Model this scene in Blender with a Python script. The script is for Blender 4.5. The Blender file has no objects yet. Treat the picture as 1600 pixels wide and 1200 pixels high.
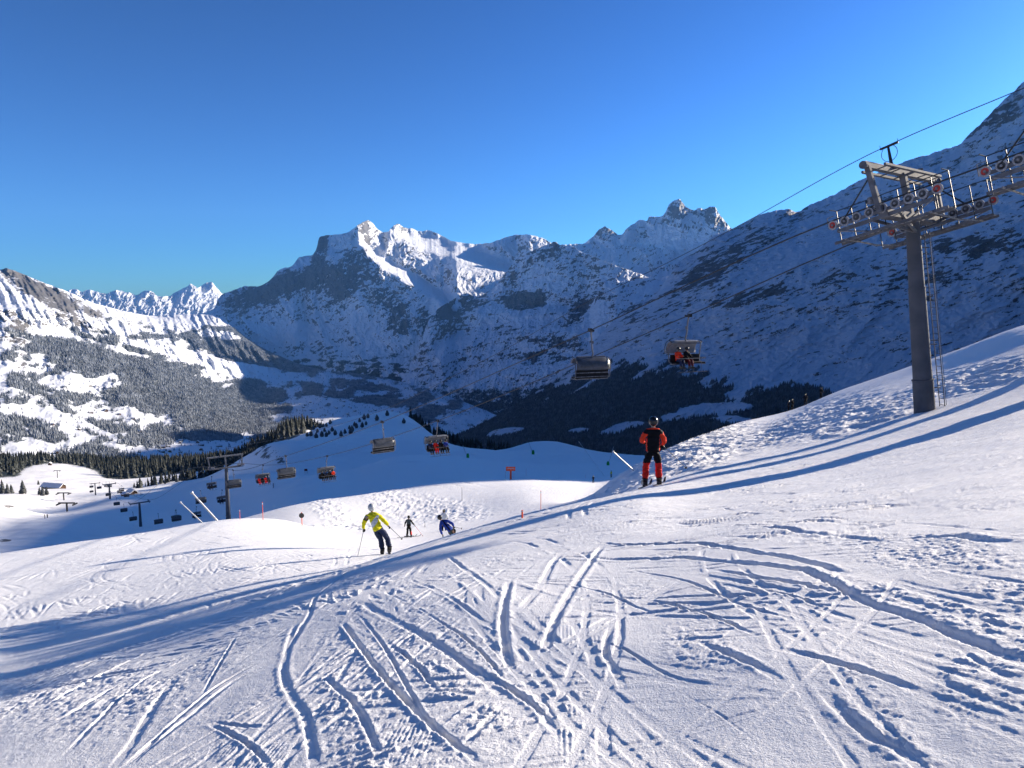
import bpy, bmesh, math, random
import numpy as np
from mathutils import Vector, Matrix
R = math.radians
C = bpy.context.scene.collection
sc = bpy.context.scene

# ------------------------------------------------------------------ camera, sky, sun, exposure
FOC = 1109.0                      # focal length in photo pixels (1600 wide)
PITCH = R(6.2)
SUN_AZ, SUN_EL = 58.0, 17.3       # degrees right of the view, above the horizon
cam = bpy.data.cameras.new("camera"); cam.sensor_width = 36; cam.lens = FOC/1600*36
cam.clip_start = .05; cam.clip_end = 200000
camo = bpy.data.objects.new("camera", cam); C.objects.link(camo); sc.camera = camo
camo.rotation_euler = (math.pi/2-PITCH, 0, 0)
world = bpy.data.worlds.new("World"); sc.world = world; world.use_nodes = True
nt = world.node_tree; bg = nt.nodes['Background']
sky = nt.nodes.new('ShaderNodeTexSky'); sky.sky_type = 'NISHITA'; sky.sun_disc = False
sky.sun_elevation = R(SUN_EL); sky.sun_rotation = R(SUN_AZ)
sky.altitude = 1900; sky.air_density = 1.0; sky.dust_density = 1.5; sky.ozone_density = 1.5
hs = nt.nodes.new('ShaderNodeMix'); hs.data_type = 'RGBA'; hs.blend_type = 'MULTIPLY'; hs.inputs['Factor'].default_value = 1; hs.inputs['B'].default_value = (.281, .423, .521, 1)
nt.links.new(sky.outputs[0], hs.inputs['A']); gm = nt.nodes.new('ShaderNodeGamma'); gm.inputs[1].default_value = 1.9; nt.links.new(hs.outputs['Result'], gm.inputs[0]); nt.links.new(gm.outputs[0], bg.inputs[0]); bg.inputs[1].default_value = .056
sl = bpy.data.lights.new("sun", 'SUN'); sl.energy = 5.0; sl.angle = R(.53); sl.color = (1, .87, .71)
so = bpy.data.objects.new("sun", sl); C.objects.link(so)
sd = Vector((math.sin(R(SUN_AZ))*math.cos(R(SUN_EL)), math.cos(R(SUN_AZ))*math.cos(R(SUN_EL)), math.sin(R(SUN_EL))))
so.rotation_euler = sd.to_track_quat('Z', 'Y').to_euler(); so.location = (60, 30, 40)
sc.view_settings.view_transform = 'Standard'; sc.view_settings.look = 'None'
sc.view_settings.exposure = 1.36; sc.view_settings.gamma = 1
sc.cycles.max_bounces = 5; sc.cycles.diffuse_bounces = 3; sc.cycles.volume_bounces = 0
sc.cycles.use_denoising = True

# ------------------------------------------------------------------ helpers: rays, noise, interpolation
cp, sp_ = math.cos(PITCH), math.sin(PITCH)
def ray(px, py):
    u = (np.asarray(px, float)-800)/FOC; v = (600-np.asarray(py, float))/FOC
    return u, cp+v*sp_, v*cp-sp_
def at(px, py, Y):
    """world point seen at photo position px,py with forward depth Y"""
    x, y, z = ray(px, py); return Vector((float(x*Y/y), float(Y), float(z*Y/y)))
def azt(px, py):
    x, y, z = ray(px, py); h = np.sqrt(x*x+y*y); return np.arctan2(x, y), z/h
def proj(p):
    x, y, z = p; d = y*cp-z*sp_; return 800+FOC*x/d, 600-FOC*(y*sp_+z*cp)/d

def pchip(x, y, xi):
    x = np.asarray(x, float); y = np.asarray(y, float); xi = np.clip(xi, x[0], x[-1])
    h = np.diff(x); dl = np.diff(y)/h; d = np.zeros_like(y)
    if len(x) > 2:
        w1 = 2*h[1:]+h[:-1]; w2 = h[1:]+2*h[:-1]; ok = dl[1:]*dl[:-1] > 0
        a = np.where(ok, dl[:-1], 1); b = np.where(ok, dl[1:], 1)
        d[1:-1] = np.where(ok, (w1+w2)/(w1/a+w2/b), 0)
    d[0] = dl[0]; d[-1] = dl[-1]
    k = np.clip(np.searchsorted(x, xi, 'right')-1, 0, len(x)-2); t = (xi-x[k])/h[k]
    return ((1+2*t)*(1-t)**2*y[k]+t*(1-t)**2*h[k]*d[k]+t*t*(3-2*t)*y[k+1]+t*t*(t-1)*h[k]*d[k+1])
def box1(M_, w):
    k = np.ones(w)/w; c0 = np.pad(M_, ((0, 0), (w, w)), 'edge'); return np.array([np.convolve(r_, k, 'same')[w:-w] for r_ in c0])
def pchip_cols(X, Y, Q):
    """X,Y (k,n) knots per column, Q (m,n) queries -> (m,n)"""
    k, n = X.shape; h = np.diff(X, axis=0); dl = np.diff(Y, axis=0)/h; D = np.zeros_like(Y)
    w1 = 2*h[1:]+h[:-1]; w2 = h[1:]+2*h[:-1]; ok = dl[1:]*dl[:-1] > 0
    a = np.where(ok, dl[:-1], 1); b = np.where(ok, dl[1:], 1)
    D[1:-1] = np.where(ok, (w1+w2)/(w1/a+w2/b), 0); D[0] = dl[0]; D[-1] = dl[-1]; D = box1(box1(D, 31), 31)
    idx = np.zeros(Q.shape, int)
    for i in range(1, k-1): idx += Q >= X[i][None]
    cidx = np.broadcast_to(np.arange(n), Q.shape)
    x0 = X[idx, cidx]; hh = h[idx, cidx]; t = np.clip((Q-x0)/hh, 0, 1)
    y0 = Y[idx, cidx]; y1 = Y[idx+1, cidx]; d0 = D[idx, cidx]; d1 = D[idx+1, cidx]
    return (1+2*t)*(1-t)**2*y0+t*(1-t)**2*hh*d0+t*t*(3-2*t)*y1+t*t*(t-1)*hh*d1

def hsh(ix, iy, seed):
    h = (ix.astype(np.uint32)*np.uint32(374761393)+iy.astype(np.uint32)*np.uint32(668265263)+np.uint32(seed*1013904223 & 0xffffffff))
    h = (h ^ (h >> np.uint32(13)))*np.uint32(1274126177); h ^= h >> np.uint32(16)
    return h
_GA = np.linspace(0, 2*np.pi, 256, endpoint=False); _GX = np.cos(_GA).astype(np.float32); _GY = np.sin(_GA).astype(np.float32)
def pn(x, y, seed=0):
    """2-D gradient noise, about -1..1"""
    fx = np.floor(x); fy = np.floor(y); ix = fx.astype(np.int64); iy = fy.astype(np.int64)
    x = (x-fx).astype(np.float32); y = (y-fy).astype(np.float32)
    u = x*x*x*(x*(x*6-15)+10); v = y*y*y*(y*(y*6-15)+10)
    def g(dx, dy):
        h = (hsh(ix+dx, iy+dy, seed) & np.uint32(255)).astype(np.int64); return _GX[h]*(x-dx)+_GY[h]*(y-dy)
    a = g(0, 0); b = g(1, 0); c = g(0, 1); d = g(1, 1)
    return ((a+(b-a)*u)*(1-v)+(c+(d-c)*u)*v)*1.5
def fbm(x, y, o=4, seed=0, g=.5, l=2.03):
    s = 0; a = 1; f = 1; n = 0
    for i in range(o):
        s = s+a*pn(x*f+i*17.3, y*f-i*9.1, seed+i); n += a; a *= g; f *= l
    return s/n
def ridged(x, y, o=5, seed=0, g=.5, l=2.07):
    s = 0; a = 1; f = 1; n = 0; w = 1
    for i in range(o):
        r = (1-np.abs(pn(x*f+i*5.7, y*f+i*3.3, seed+i)))**2
        s = s+a*r*w; w = np.clip(r*1.6, 0, 1); n += a; a *= g; f *= l
    return s/n
def cells(x, y, seed=0):
    """distance to the nearest jittered cell point (lumps)"""
    fx = np.floor(x); fy = np.floor(y); ix = fx.astype(np.int64); iy = fy.astype(np.int64); best = np.full(x.shape, 9., np.float32)
    for dx in (-1, 0, 1):
        for dy in (-1, 0, 1):
            h = hsh(ix+dx, iy+dy, seed)
            qx = fx+dx+(h & np.uint32(1023))/1023.; qy = fy+dy+((h >> np.uint32(10)) & np.uint32(1023))/1023.
            best = np.minimum(best, ((qx-x)**2+(qy-y)**2).astype(np.float32))
    return np.sqrt(best)
def sst(a, b, x):
    t = np.clip((x-a)/(b-a), 0, 1); return t*t*(3-2*t)

def grid_mesh(name, P, attrs, mat, smooth=True):
    m, n = P.shape[:2]; me = bpy.data.meshes.new(name)
    me.vertices.add(m*n); me.vertices.foreach_set('co', P.reshape(-1).astype(np.float32))
    i = np.arange((m-1)*(n-1)); r = i//(n-1); c = i % (n-1); a = r*n+c
    q = np.stack([a, a+1, a+n+1, a+n], 1).reshape(-1).astype(np.int32)
    f = len(i); me.loops.add(4*f); me.loops.foreach_set('vertex_index', q)
    me.polygons.add(f); me.polygons.foreach_set('loop_start', np.arange(0, 4*f, 4, dtype=np.int32))
    me.polygons.foreach_set('loop_total', np.full(f, 4, np.int32))
    me.polygons.foreach_set('use_smooth', np.full(f, smooth))
    for k, v in attrs.items():
        at_ = me.attributes.new(k, 'FLOAT', 'POINT'); at_.data.foreach_set('value', v.reshape(-1).astype(np.float32))
    me.update(); me.materials.append(mat)
    o = bpy.data.objects.new(name, me); C.objects.link(o); return o
def tri_mesh(name, V, F, mat, parent=None, smooth=False, mi=None):
    me = bpy.data.meshes.new(name); me.vertices.add(len(V)); me.vertices.foreach_set('co', V.reshape(-1).astype(np.float32))
    f = len(F); me.loops.add(3*f); me.loops.foreach_set('vertex_index', F.reshape(-1).astype(np.int32))
    me.polygons.add(f); me.polygons.foreach_set('loop_start', np.arange(0, 3*f, 3, dtype=np.int32))
    me.polygons.foreach_set('loop_total', np.full(f, 3, np.int32)); me.polygons.foreach_set('use_smooth', np.full(f, smooth))
    for m_ in (mat if isinstance(mat, list) else [mat]): me.materials.append(m_)
    if mi is not None: me.polygons.foreach_set('material_index', mi.astype(np.int32))
    me.update(); o = bpy.data.objects.new(name, me); C.objects.link(o); o.parent = parent; return o

# ------------------------------------------------------------------ materials
def N(t, kind, **kw):
    n = t.nodes.new(kind)
    for k, v in kw.items(): setattr(n, k, v)
    return n
def mat(name, col, rough=.6, metal=0, var=.15, scale=8, col2=None, bump=0, bscale=60, trans=0):
    m = bpy.data.materials.new(name); m.use_nodes = True; t = m.node_tree; b = t.nodes['Principled BSDF']
    b.inputs['Roughness'].default_value = rough; b.inputs['Specular IOR Level'].default_value = .5 if rough < .7 else .15; b.inputs['Metallic'].default_value = metal
    tc = N(t, 'ShaderNodeTexCoord'); nz = N(t, 'ShaderNodeTexNoise'); nz.inputs['Scale'].default_value = scale; nz.inputs['Detail'].default_value = 5
    t.links.new(tc.outputs['Object'], nz.inputs['Vector'])
    rp = N(t, 'ShaderNodeMix', data_type='RGBA'); c2 = col2 or tuple(c*(1-var*2) for c in col)
    mr = N(t, 'ShaderNodeMapRange'); mr.inputs[1].default_value = .35; mr.inputs[2].default_value = .65
    t.links.new(nz.outputs['Fac'], mr.inputs[0]); t.links.new(mr.outputs[0], rp.inputs['Factor'])
    rp.inputs['A'].default_value = (*col, 1); rp.inputs['B'].default_value = (*c2, 1)
    t.links.new(rp.outputs['Result'], b.inputs['Base Color'])
    if bump:
        n2 = N(t, 'ShaderNodeTexNoise'); n2.inputs['Scale'].default_value = bscale; t.links.new(tc.outputs['Object'], n2.inputs['Vector'])
        bp = N(t, 'ShaderNodeBump'); bp.inputs['Strength'].default_value = bump; bp.inputs['Distance'].default_value = .02
        t.links.new(n2.outputs['Fac'], bp.inputs['Height']); t.links.new(bp.outputs[0], b.inputs['Normal'])
    if trans: b.inputs['Transmission Weight'].default_value = trans
    return m
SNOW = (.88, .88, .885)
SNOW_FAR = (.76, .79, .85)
def terrain_mat(name, rockA, rockB, forest, nscale, bump_d=0, bump_s=1, snow=SNOW):
    m = bpy.data.materials.new(name); m.use_nodes = True; t = m.node_tree; b = t.nodes['Principled BSDF']
    b.inputs['Roughness'].default_value = .65; b.inputs['Specular IOR Level'].default_value = .25
    geo = N(t, 'ShaderNodeNewGeometry'); L = t.links.new
    def noise(s, d=6, r=.6):
        n = N(t, 'ShaderNodeTexNoise'); n.inputs['Scale'].default_value = s; n.inputs['Detail'].default_value = d; n.inputs['Roughness'].default_value = r
        L(geo.outputs['Position'], n.inputs['Vector']); return n.outputs['Fac']
    def mathn(op, a, b_, clamp=False):
        n = N(t, 'ShaderNodeMath', operation=op); n.use_clamp = clamp
        for i, q in enumerate((a, b_)):
            if isinstance(q, (int, float)): n.inputs[i].default_value = q
            else: L(q, n.inputs[i])
        return n.outputs[0]
    def mix(f, a, b_):
        n = N(t, 'ShaderNodeMix', data_type='RGBA')
        if isinstance(f, (int, float)): n.inputs['Factor'].default_value = f
        else: L(f, n.inputs['Factor'])
        for k, q in (('A', a), ('B', b_)):
            if isinstance(q, tuple): n.inputs[k].default_value = (*q, 1)
            else: L(q, n.inputs[k])
        return n.outputs['Result']
    def thr(val, lo, hi):
        n = N(t, 'ShaderNodeMapRange'); n.interpolation_type = 'SMOOTHSTEP'; n.inputs[1].default_value = lo; n.inputs[2].default_value = hi; L(val, n.inputs[0]); return n.outputs[0]
    n1 = noise(nscale); n2 = noise(nscale*5)
    ar = N(t, 'ShaderNodeAttribute', attribute_name='rock'); af = N(t, 'ShaderNodeAttribute', attribute_name='forest')
    nn = mathn('ADD', mathn('MULTIPLY', mathn('SUBTRACT', n1, .5), 1.1), mathn('MULTIPLY', mathn('SUBTRACT', n2, .5), .9))
    rm = thr(mathn('ADD', ar.outputs['Fac'], nn), .46, .54)
    fm = thr(mathn('ADD', af.outputs['Fac'], mathn('MULTIPLY', nn, .8)), .42, .6)
    rc = mix(thr(n2, .35, .65), rockA, rockB)
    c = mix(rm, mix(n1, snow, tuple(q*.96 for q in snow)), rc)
    fc = mix(thr(n2, .3, .75), forest, tuple(q*2.6+.02 for q in forest))
    c = mix(fm, c, fc); L(c, b.inputs['Base Color'])
    if bump_d:
        n3 = noise(bump_s, 8, .65); bp = N(t, 'ShaderNodeBump'); bp.inputs['Strength'].default_value = 1; bp.inputs['Distance'].default_value = bump_d
        L(n3, bp.inputs['Height']); L(bp.outputs[0], b.inputs['Normal'])
    return m
def tag(o, label=None, cat=None, group=None, kind=None):
    if label: o['label'] = label
    if cat: o['category'] = cat
    if group: o['group'] = group
    if kind: o['kind'] = kind
    return o
def empty(name, loc=(0, 0, 0), rz=0):
    o = bpy.data.objects.new(name, None); C.objects.link(o); o.location = loc; o.rotation_euler = (0, 0, rz); o.empty_display_size = .2; return o
# ------------------------------------------------------------------ near snow slope: lofted through traced terrain lines
def row(pts, A):
    """pts: list of (px, py, rho) -> t(alpha), log rho(alpha)"""
    p = np.array(pts, float); a, t = azt(p[:, 0], p[:, 1]); return pchip(a, t, A), pchip(a, np.log(p[:, 2]), A)
def zrow(rho, s, A):
    """ground plane row: z = -1.62 - s(alpha) rho"""
    a = azt(np.array([q[0] for q in s], float), 800.)[0]
    sv = pchip(a, [q[1] for q in s], A); return (-1.62-sv*rho)/rho, np.full_like(A, math.log(rho))
AZ = np.concatenate([np.linspace(-180, -60, 26)[:-1], np.linspace(-60, -40.5, 40)[:-1], np.linspace(-40.5, 40.5, 1060), np.linspace(40.5, 70, 60)[1:], np.linspace(70, 180, 26)[1:]])
A = np.radians(AZ)
S0 = [(-400, .295), (0, .288), (200, .277), (400, .25), (700, .20), (1000, .165), (1200, .122), (1445, .08), (1600, .05), (2200, -.02)]
near_rows = [zrow(.3, S0, A), zrow(.8, S0, A), zrow(1.6, S0, A), zrow(2.6, S0, A), zrow(5, S0, A), zrow(8, S0, A),
 row([(-400,1075,12),(0,1060,12.3),(200,1003,12.4),(400,938,13.2),(590,873,17),(710,834,18.5),(850,797,19.5),(1000,766,20),(1100,750,22),(1200,728,25),(1300,705,28),(1445,670,30),(1600,650,28),(2200,560,26)], A),
 row([(-400,1025,17.5),(0,1003,18),(200,960,18.3),(400,907,19.3),(590,880,20.5),(710,849,22),(850,810,24),(1000,766,24),(1100,735,27),(1200,708,33),(1300,685,35),(1445,645,37.5),(1600,625,35),(2200,520,33)], A),
 row([(-400,975,26),(0,957,26),(200,916,26.5),(400,879,26.5),(590,867,26),(710,852,30),(850,820,31),(920,795,30),(1000,754,30),(1100,715,36),(1200,690,45),(1300,655,45),(1445,615,46),(1600,585,44),(2200,480,42)], A),
 row([(-400,925,38),(0,903,38),(200,868,40),(400,838,44),(520,845,48),(638,842,54),(740,826,54),(850,804,50),(925,785,42),(1000,738,38),(1050,712,42),(1100,692,48),(1200,668,62),(1300,632,62),(1445,585,60),(1600,545,54),(2200,450,52)], A),
 row([(-400,895,52),(0,865,54),(200,836,58),(350,812,66),(430,811,69),(470,819,68),(500,829,66),(560,833,66),(640,828,68),(740,816,70),(850,795,68),(895,783,56),(925,774,50),(950,755,46),(1000,725,46),(1050,700,50),(1100,680,60),(1160,660,80),(1240,640,105),(1300,615,95),(1400,580,80),(1500,545,70),(1600,508,66),(2200,400,64)], A),
 row([(-400,960,95),(0,915,100),(200,880,95),(350,835,88),(430,826,85),(470,824,82),(500,825,82),(560,826,84),(640,818,88),(740,800,90),(850,782,90),(900,787,80),(950,780,80),(1000,760,85),(1100,740,110),(1240,760,150),(1400,770,130),(1600,770,120),(2200,760,120)], A),
 row([(-400,945,150),(0,900,150),(200,860,140),(350,816,112),(375,811,108),(450,791,112),(530,778,118),(620,765,127),(700,752,136),(790,748,142),(850,747,146),(900,748,152),(930,750,160),(960,743,172),(1000,730,180),(1100,745,180),(1240,770,190),(1600,800,190),(2200,800,190)], A),
 row([(-400,900,200),(0,872,200),(200,850,185),(350,822,145),(450,799,142),(530,787,148),(620,777,158),(700,765,168),(800,760,175),(930,757,190),(1000,752,205),(1240,775,230),(1600,820,230),(2200,820,230)], A),
 row([(-400,850,250),(0,838,250),(60,820,250),(100,814,260),(150,808,270),(230,812,270),(300,800,265),(350,787,250),(400,778,225),(450,765,205),(500,756,200),(540,754,200),(620,737,205),(700,730,210),(800,738,215),(930,740,230),(1000,740,240),(1240,780,270),(1600,830,270),(2200,830,270)], A),
 row([(-400,800,320),(0,790,325),(30,796,330),(60,800,335),(75,804,340),(110,799,350),(150,788,360),(175,779,370),(215,775,380),(300,759,370),(350,750,340),(400,742,290),(450,747,250),(500,741,243),(540,737,243),(580,725,245),(620,713,250),(680,713,255),(750,719,265),(800,725,275),(850,727,282),(900,726,292),(940,722,300),(1000,722,310),(1240,785,320),(1600,840,320),(2200,840,320)], A),
 row([(-400,803,400),(0,793,390),(60,803,400),(75,806,400),(110,802,405),(150,790,410),(215,777,420),(300,764,415),(350,751,385),(400,736,330),(450,741,290),(500,741,283),(540,738,283),(580,729,287),(620,720,295),(680,720,300),(750,724,310),(800,729,320),(900,730,335),(1000,726,350),(1240,790,370),(1600,845,370),(2200,845,370)], A),
 row([(-400,780,520),(0,774,510),(60,772,520),(110,774,520),(150,772,500),(215,768,500),(300,754,470),(350,734,420),(380,714,385),(400,703,375),(430,692,365),(480,687,362),(530,685,365),(570,681,370),(620,679,372),(660,683,373),(700,698,375),(750,702,380),(800,706,385),(850,707,390),(900,709,395),(1000,713,400),(1240,795,430),(1600,850,430),(2200,850,430)], A),
 row([(-400,770,640),(0,766,620),(60,764,640),(110,765,640),(150,766,620),(215,768,600),(300,757,570),(350,738,520),(380,719,470),(430,698,435),(480,688,430),(530,679,430),(570,672,430),(620,671,430),(660,680,430),(700,700,430),(750,705,432),(800,709,436),(850,709,440),(900,711,445),(1000,715,450),(1240,800,500),(1600,855,500),(2200,855,500)], A),
 row([(-400,765,850),(0,760,800),(60,758,820),(150,760,800),(215,757,800),(300,748,780),(350,741,730),(380,724,640),(430,703,580),(455,690,560),(480,676,550),(530,653,550),(560,650,550),(590,645,550),(615,643,550),(635,648,550),(660,668,550),(690,690,545),(740,701,540),(790,705,540),(815,695,540),(850,689,540),(880,692,540),(930,707,540),(1000,711,540),(1240,810,600),(1600,860,600),(2200,860,600)], A),
 row([(-400,735,1200),(0,736,1150),(50,729,1200),(100,730,1200),(150,736,1150),(200,744,1100),(300,736,1050),(350,728,1000),(380,718,900),(420,700,800),(440,690,760),(465,676,750),(490,678,750),(530,690,760),(620,700,770),(660,688,760),(700,700,760),(740,712,760),(850,715,800),(1000,725,800),(1240,815,850),(1600,870,850),(2200,870,850)], A),
 row([(-400,722,1650),(0,722,1600),(100,722,1600),(150,724,1600),(200,727,1600),(300,722,1550),(350,720,1500),(380,715,1350),(420,692,1150),(440,681,1100),(465,668,1080),(480,667,1080),(500,676,1080),(530,700,1100),(620,720,1100),(660,700,1000),(700,706,980),(740,716,980),(850,730,1100),(1000,740,1100),(1240,820,1150),(1600,880,1150),(2200,880,1150)], A),
 row([(-400,860,2400),(2200,900,2400)], A)]
nr = np.array([10, 14, 30, 250, 220, 230, 60, 70, 90, 100, 30, 70, 24, 60, 50, 24, 50, 40, 50, 40, 50, 16])   # mesh rows between consecutive lines
KT = np.array([r_[0] for r_ in near_rows]); KR = np.array([r_[1] for r_ in near_rows])
for i in range(1, len(KR)): KR[i] = np.maximum(KR[i], KR[i-1]+.03)
for _ in range(2):
    for M_ in (KT, KR):
        sm = box1(M_, 61); s3 = box1(M_, 25); s2 = box1(M_, 11); M_[:10] = sm[:10]; M_[11:] = s3[11:]; M_[10] = s2[10]
Q = [KR[0][None]]
for i, k in enumerate(nr):
    f = (np.arange(k)+1)/k; Q.append(KR[i][None]+(KR[i+1]-KR[i])[None]*f[:, None])
Q = np.concatenate(Q); T = pchip_cols(KR, KT, Q)
RHO = np.exp(Q); X = RHO*np.sin(A)[None]; Y = RHO*np.cos(A)[None]; Z0 = T*RHO
SX, SY, ST = math.sin(R(SUN_AZ)), math.cos(R(SUN_AZ)), math.tan(R(SUN_EL))

def hit(px, py):
    """first intersection of the photo ray with the near slope (before small relief)"""
    a, t = azt(px, py); c = int(np.clip(np.searchsorted(A, a), 1, len(A)-1)); w = (a-A[c-1])/(A[c]-A[c-1])
    tc = T[:, c-1]*(1-w)+T[:, c]*w; qc = Q[:, c-1]*(1-w)+Q[:, c]*w
    k = np.nonzero(tc[1:] >= t)[0]; k = k[0] if len(k) else int(np.argmax(tc))-1
    f = (t-tc[k])/(tc[k+1]-tc[k]+1e-9); f = min(max(f, 0), 1); rho = math.exp(qc[k]+(qc[k+1]-qc[k])*f); tt = tc[k]+(tc[k+1]-tc[k])*f
    return Vector((rho*math.sin(a), rho*math.cos(a), rho*tt))
def ground(x, y):
    a = math.atan2(x, y); q = math.log(math.hypot(x, y)); c = int(np.clip(np.searchsorted(A, a), 1, len(A)-1)); w = (a-A[c-1])/(A[c]-A[c-1])
    zc = (ZF[:, c-1]*(1-w)+ZF[:, c]*w); qc = Q[:, c-1]*(1-w)+Q[:, c]*w
    return float(np.interp(q, qc, zc))
# small relief of the near slope: undulation, clumps, ski tracks, groomer ridges
H = np.zeros_like(X); LR = np.exp(Q)
nz_far = sst(60, 130, LR)
H += fbm(X/3.1, Y/3.1, 3, 11)*.045*sst(3, 8, LR)*(1-nz_far)
H += fbm(X/17., Y/17., 3, 12)*.5*sst(70, 200, LR)*(1-sst(900, 1100, LR)*.5)
H += (fbm(X/60., Y/60., 3, 15))*2.2*sst(200, 330, LR)
# pixel position of every vertex (of the bare surface) for zone masks
d_ = Y*cp-Z0*sp_; d_ = np.where(d_ > .05, d_, 1e9); PX = 800+FOC*X/d_; PY = 600-FOC*(Y*sp_+Z0*cp)/d_; del d_
front = (np.abs(A)[None] < R(48)) & (LR > 1.8)
def zone(cx, cy, rx, ry, soft=.35, ang=0):
    c, s = math.cos(R(ang)), math.sin(R(ang)); dx = PX-cx; dy = PY-cy
    d = np.sqrt(((dx*c+dy*s)/rx)**2+((-dx*s+dy*c)/ry)**2); return 1-sst(1-soft, 1+soft, d)
wob = fbm(X/1.7, Y/1.7, 4, 21)
near = 1-sst(15, 26, LR)
# clumpy churned snow
rough = sst(-.22, .2, fbm(X/.9+3, Y/.9, 4, 22)+.25*wob)
smooth = np.maximum.reduce([zone(1110, 1150, 200, 55, .3, 12), zone(1000, 1180, 60, 70), zone(1440, 1045, 30, 45, .3), zone(1330, 890, 230, 14, .4, 14), zone(840, 1035, 25, 18), zone(775, 1080, 60, 18, .4, 40), zone(1200, 800, 300, 22, .4, 3)])
strong = np.maximum.reduce([zone(1400, 850, 230, 22, .5, 9), zone(1470, 945, 190, 24, .5, 20), zone(1530, 1080, 90, 60, .5), zone(560, 1090, 60, 110, .5, -20), zone(880, 1090, 60, 60, .5), zone(700, 1070, 110, 30, .5, 38), zone(660, 980, 110, 50, .5, 20), zone(1380, 1130, 110, 35, .5, 45), zone(600, 1170, 90, 40, .5), zone(1100, 1020, 60, 40, .5, 20), zone(120, 1080, 150, 60, .6)])
rough = np.clip(rough*.45*sst(-.3, .5, fbm(X/2.2+9, Y/2.2, 3, 24))*2+strong*.8, 0, 1.2)*(1-smooth)
m = front & (LR < 34)
xs, ys = X[m], Y[m]; wx = xs+.05*pn(xs/.2, ys/.2, 31); wy = ys+.05*pn(xs/.2+9, ys/.2, 32)
lump = np.clip(.62-cells(wx/.085, wy/.085, 33), 0, 1)*.024+np.clip(.6-cells(wx/.19+5, wy/.19, 34), 0, 1)*.04*sst(-.1, .35, pn(xs/.5, ys/.5, 35))
lump = lump+fbm(wx/.13, wy/.13, 5, 36, .68)*.022+np.clip(.55-cells(wx/.045+2, wy/.045, 39), 0, 1)*.014
H[m] += (lump*(.12+rough[m])+fbm(xs/.045, ys/.045, 4, 37, .7)*(.0035+.008*rough[m])+fbm(xs/.35, ys/.35, 3, 38)*.012)*(1-sst(14, 30, LR[m])*.6)*.58
# wind / schuss striations running down the slope on the right-hand plateau and along the roll-over
dirx, diry = .90, .44
al = X*dirx+Y*diry; ac = -X*diry+Y*dirx
stri = fbm(al/6., ac/.22+.6*wob, 4, 41, .6)*.028+fbm(al/14., ac/.8, 3, 42)*.05
roll = np.maximum(zone(760, 850, 520, 60, .5, -16), zone(150, 1020, 420, 75, .5, -19)); roll = np.maximum(roll, zone(1350, 740, 420, 75, .5, -6))
H += np.where(front, stri*(roll*.6+.7*zone(1350,740,420,75,.5,-6)+.35*zone(1350,850,420,90,.5,4)), 0)
cord = np.maximum.reduce([zone(850, 985, 40, 28, .3), zone(900, 1150, 28, 60, .3), zone(925, 1010, 50, 16, .3, 20), zone(640, 1160, 40, 40, .3), zone(400, 1180, 50, 30, .3)])
H += np.where(front & (LR < 9), np.sin((X-.07*Y)*2*np.pi/.03)*.0018*cord, 0)

def poly_d(P, mx, my):
    best = np.full(mx.shape, 1e9); side = np.zeros(mx.shape); par = np.zeros(mx.shape); acc = 0
    for (ax, ay), (bx, by) in zip(P[:-1], P[1:]):
        dx, dy = bx-ax, by-ay; l2 = dx*dx+dy*dy+1e-12; l = math.sqrt(l2)
        t = np.clip(((mx-ax)*dx+(my-ay)*dy)/l2, 0, 1); ex = mx-ax-t*dx; ey = my-ay-t*dy; d = ex*ex+ey*ey; k = d < best
        best = np.where(k, d, best); side = np.where(k, np.sign(dx*ey-dy*ex), side); par = np.where(k, acc+t*l, par); acc += l
    return np.sqrt(best), side, par, acc
def smooth_poly(p, n=8):
    p = np.array(p, float); s = np.concatenate([[0], np.cumsum(np.hypot(*np.diff(p, axis=0).T))]); q = np.linspace(0, s[-1], max(3, int(len(p)*n)))
    return np.stack([pchip(s, p[:, 0], q), pchip(s, p[:, 1], q)], 1)
rv = X.ravel(); yv = Y.ravel(); Hv = H.ravel(); fr = np.nonzero((front & (LR < 190)).ravel())[0]
fx, fy = rv[fr], yv[fr]
def groove(P, w, dep, berm=.5, bside=0, bw=None, rg=1., seed=0, taper=.6):
    P = np.asarray(P); dep *= .42; bw = bw or w*1.2; mg = w+bw*3
    s = (fx > P[:, 0].min()-mg) & (fx < P[:, 0].max()+mg) & (fy > P[:, 1].min()-mg) & (fy < P[:, 1].max()+mg)
    idx = fr[s]
    if not len(idx): return
    mx, my = rv[idx], yv[idx]; d, sd_, par, tot = poly_d(P, mx, my)
    d = d+fbm(mx/.25, my/.25, 2, 51+seed)*w*.22+fbm(mx/.05, my/.05, 3, 53+seed, .6)*w*.28
    dep = dep*(1+.5*fbm(mx/.6, my/.6, 2, 55+seed)); fl = fbm(mx/.035, my/.035, 3, 57, .65)*min(.004, w*.06)
    env = sst(0, taper, par)*sst(0, taper, tot-par)
    cut = 1-sst(w*.72, w*1.12, d)
    e = np.exp(-((d-w-bw*.55)/(bw*.55))**2)*(d > w*.7)
    bs = np.where(sd_ > 0, 1 if bside >= 0 else .15, 1 if bside <= 0 else .15)
    lum = .6*(.45+.9*np.clip(.75-cells(mx/.07, my/.07, 61), 0, 1)*rg+.35*fbm(mx/.3, my/.3, 3, 62))
    Hv[idx] = Hv[idx]*(1-cut*env*.8)+fl*cut*env+env*(-dep*cut+berm*dep*e*bs*lum)
def W(pts): return smooth_poly([hit(*p)[:2] for p in pts])
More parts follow.
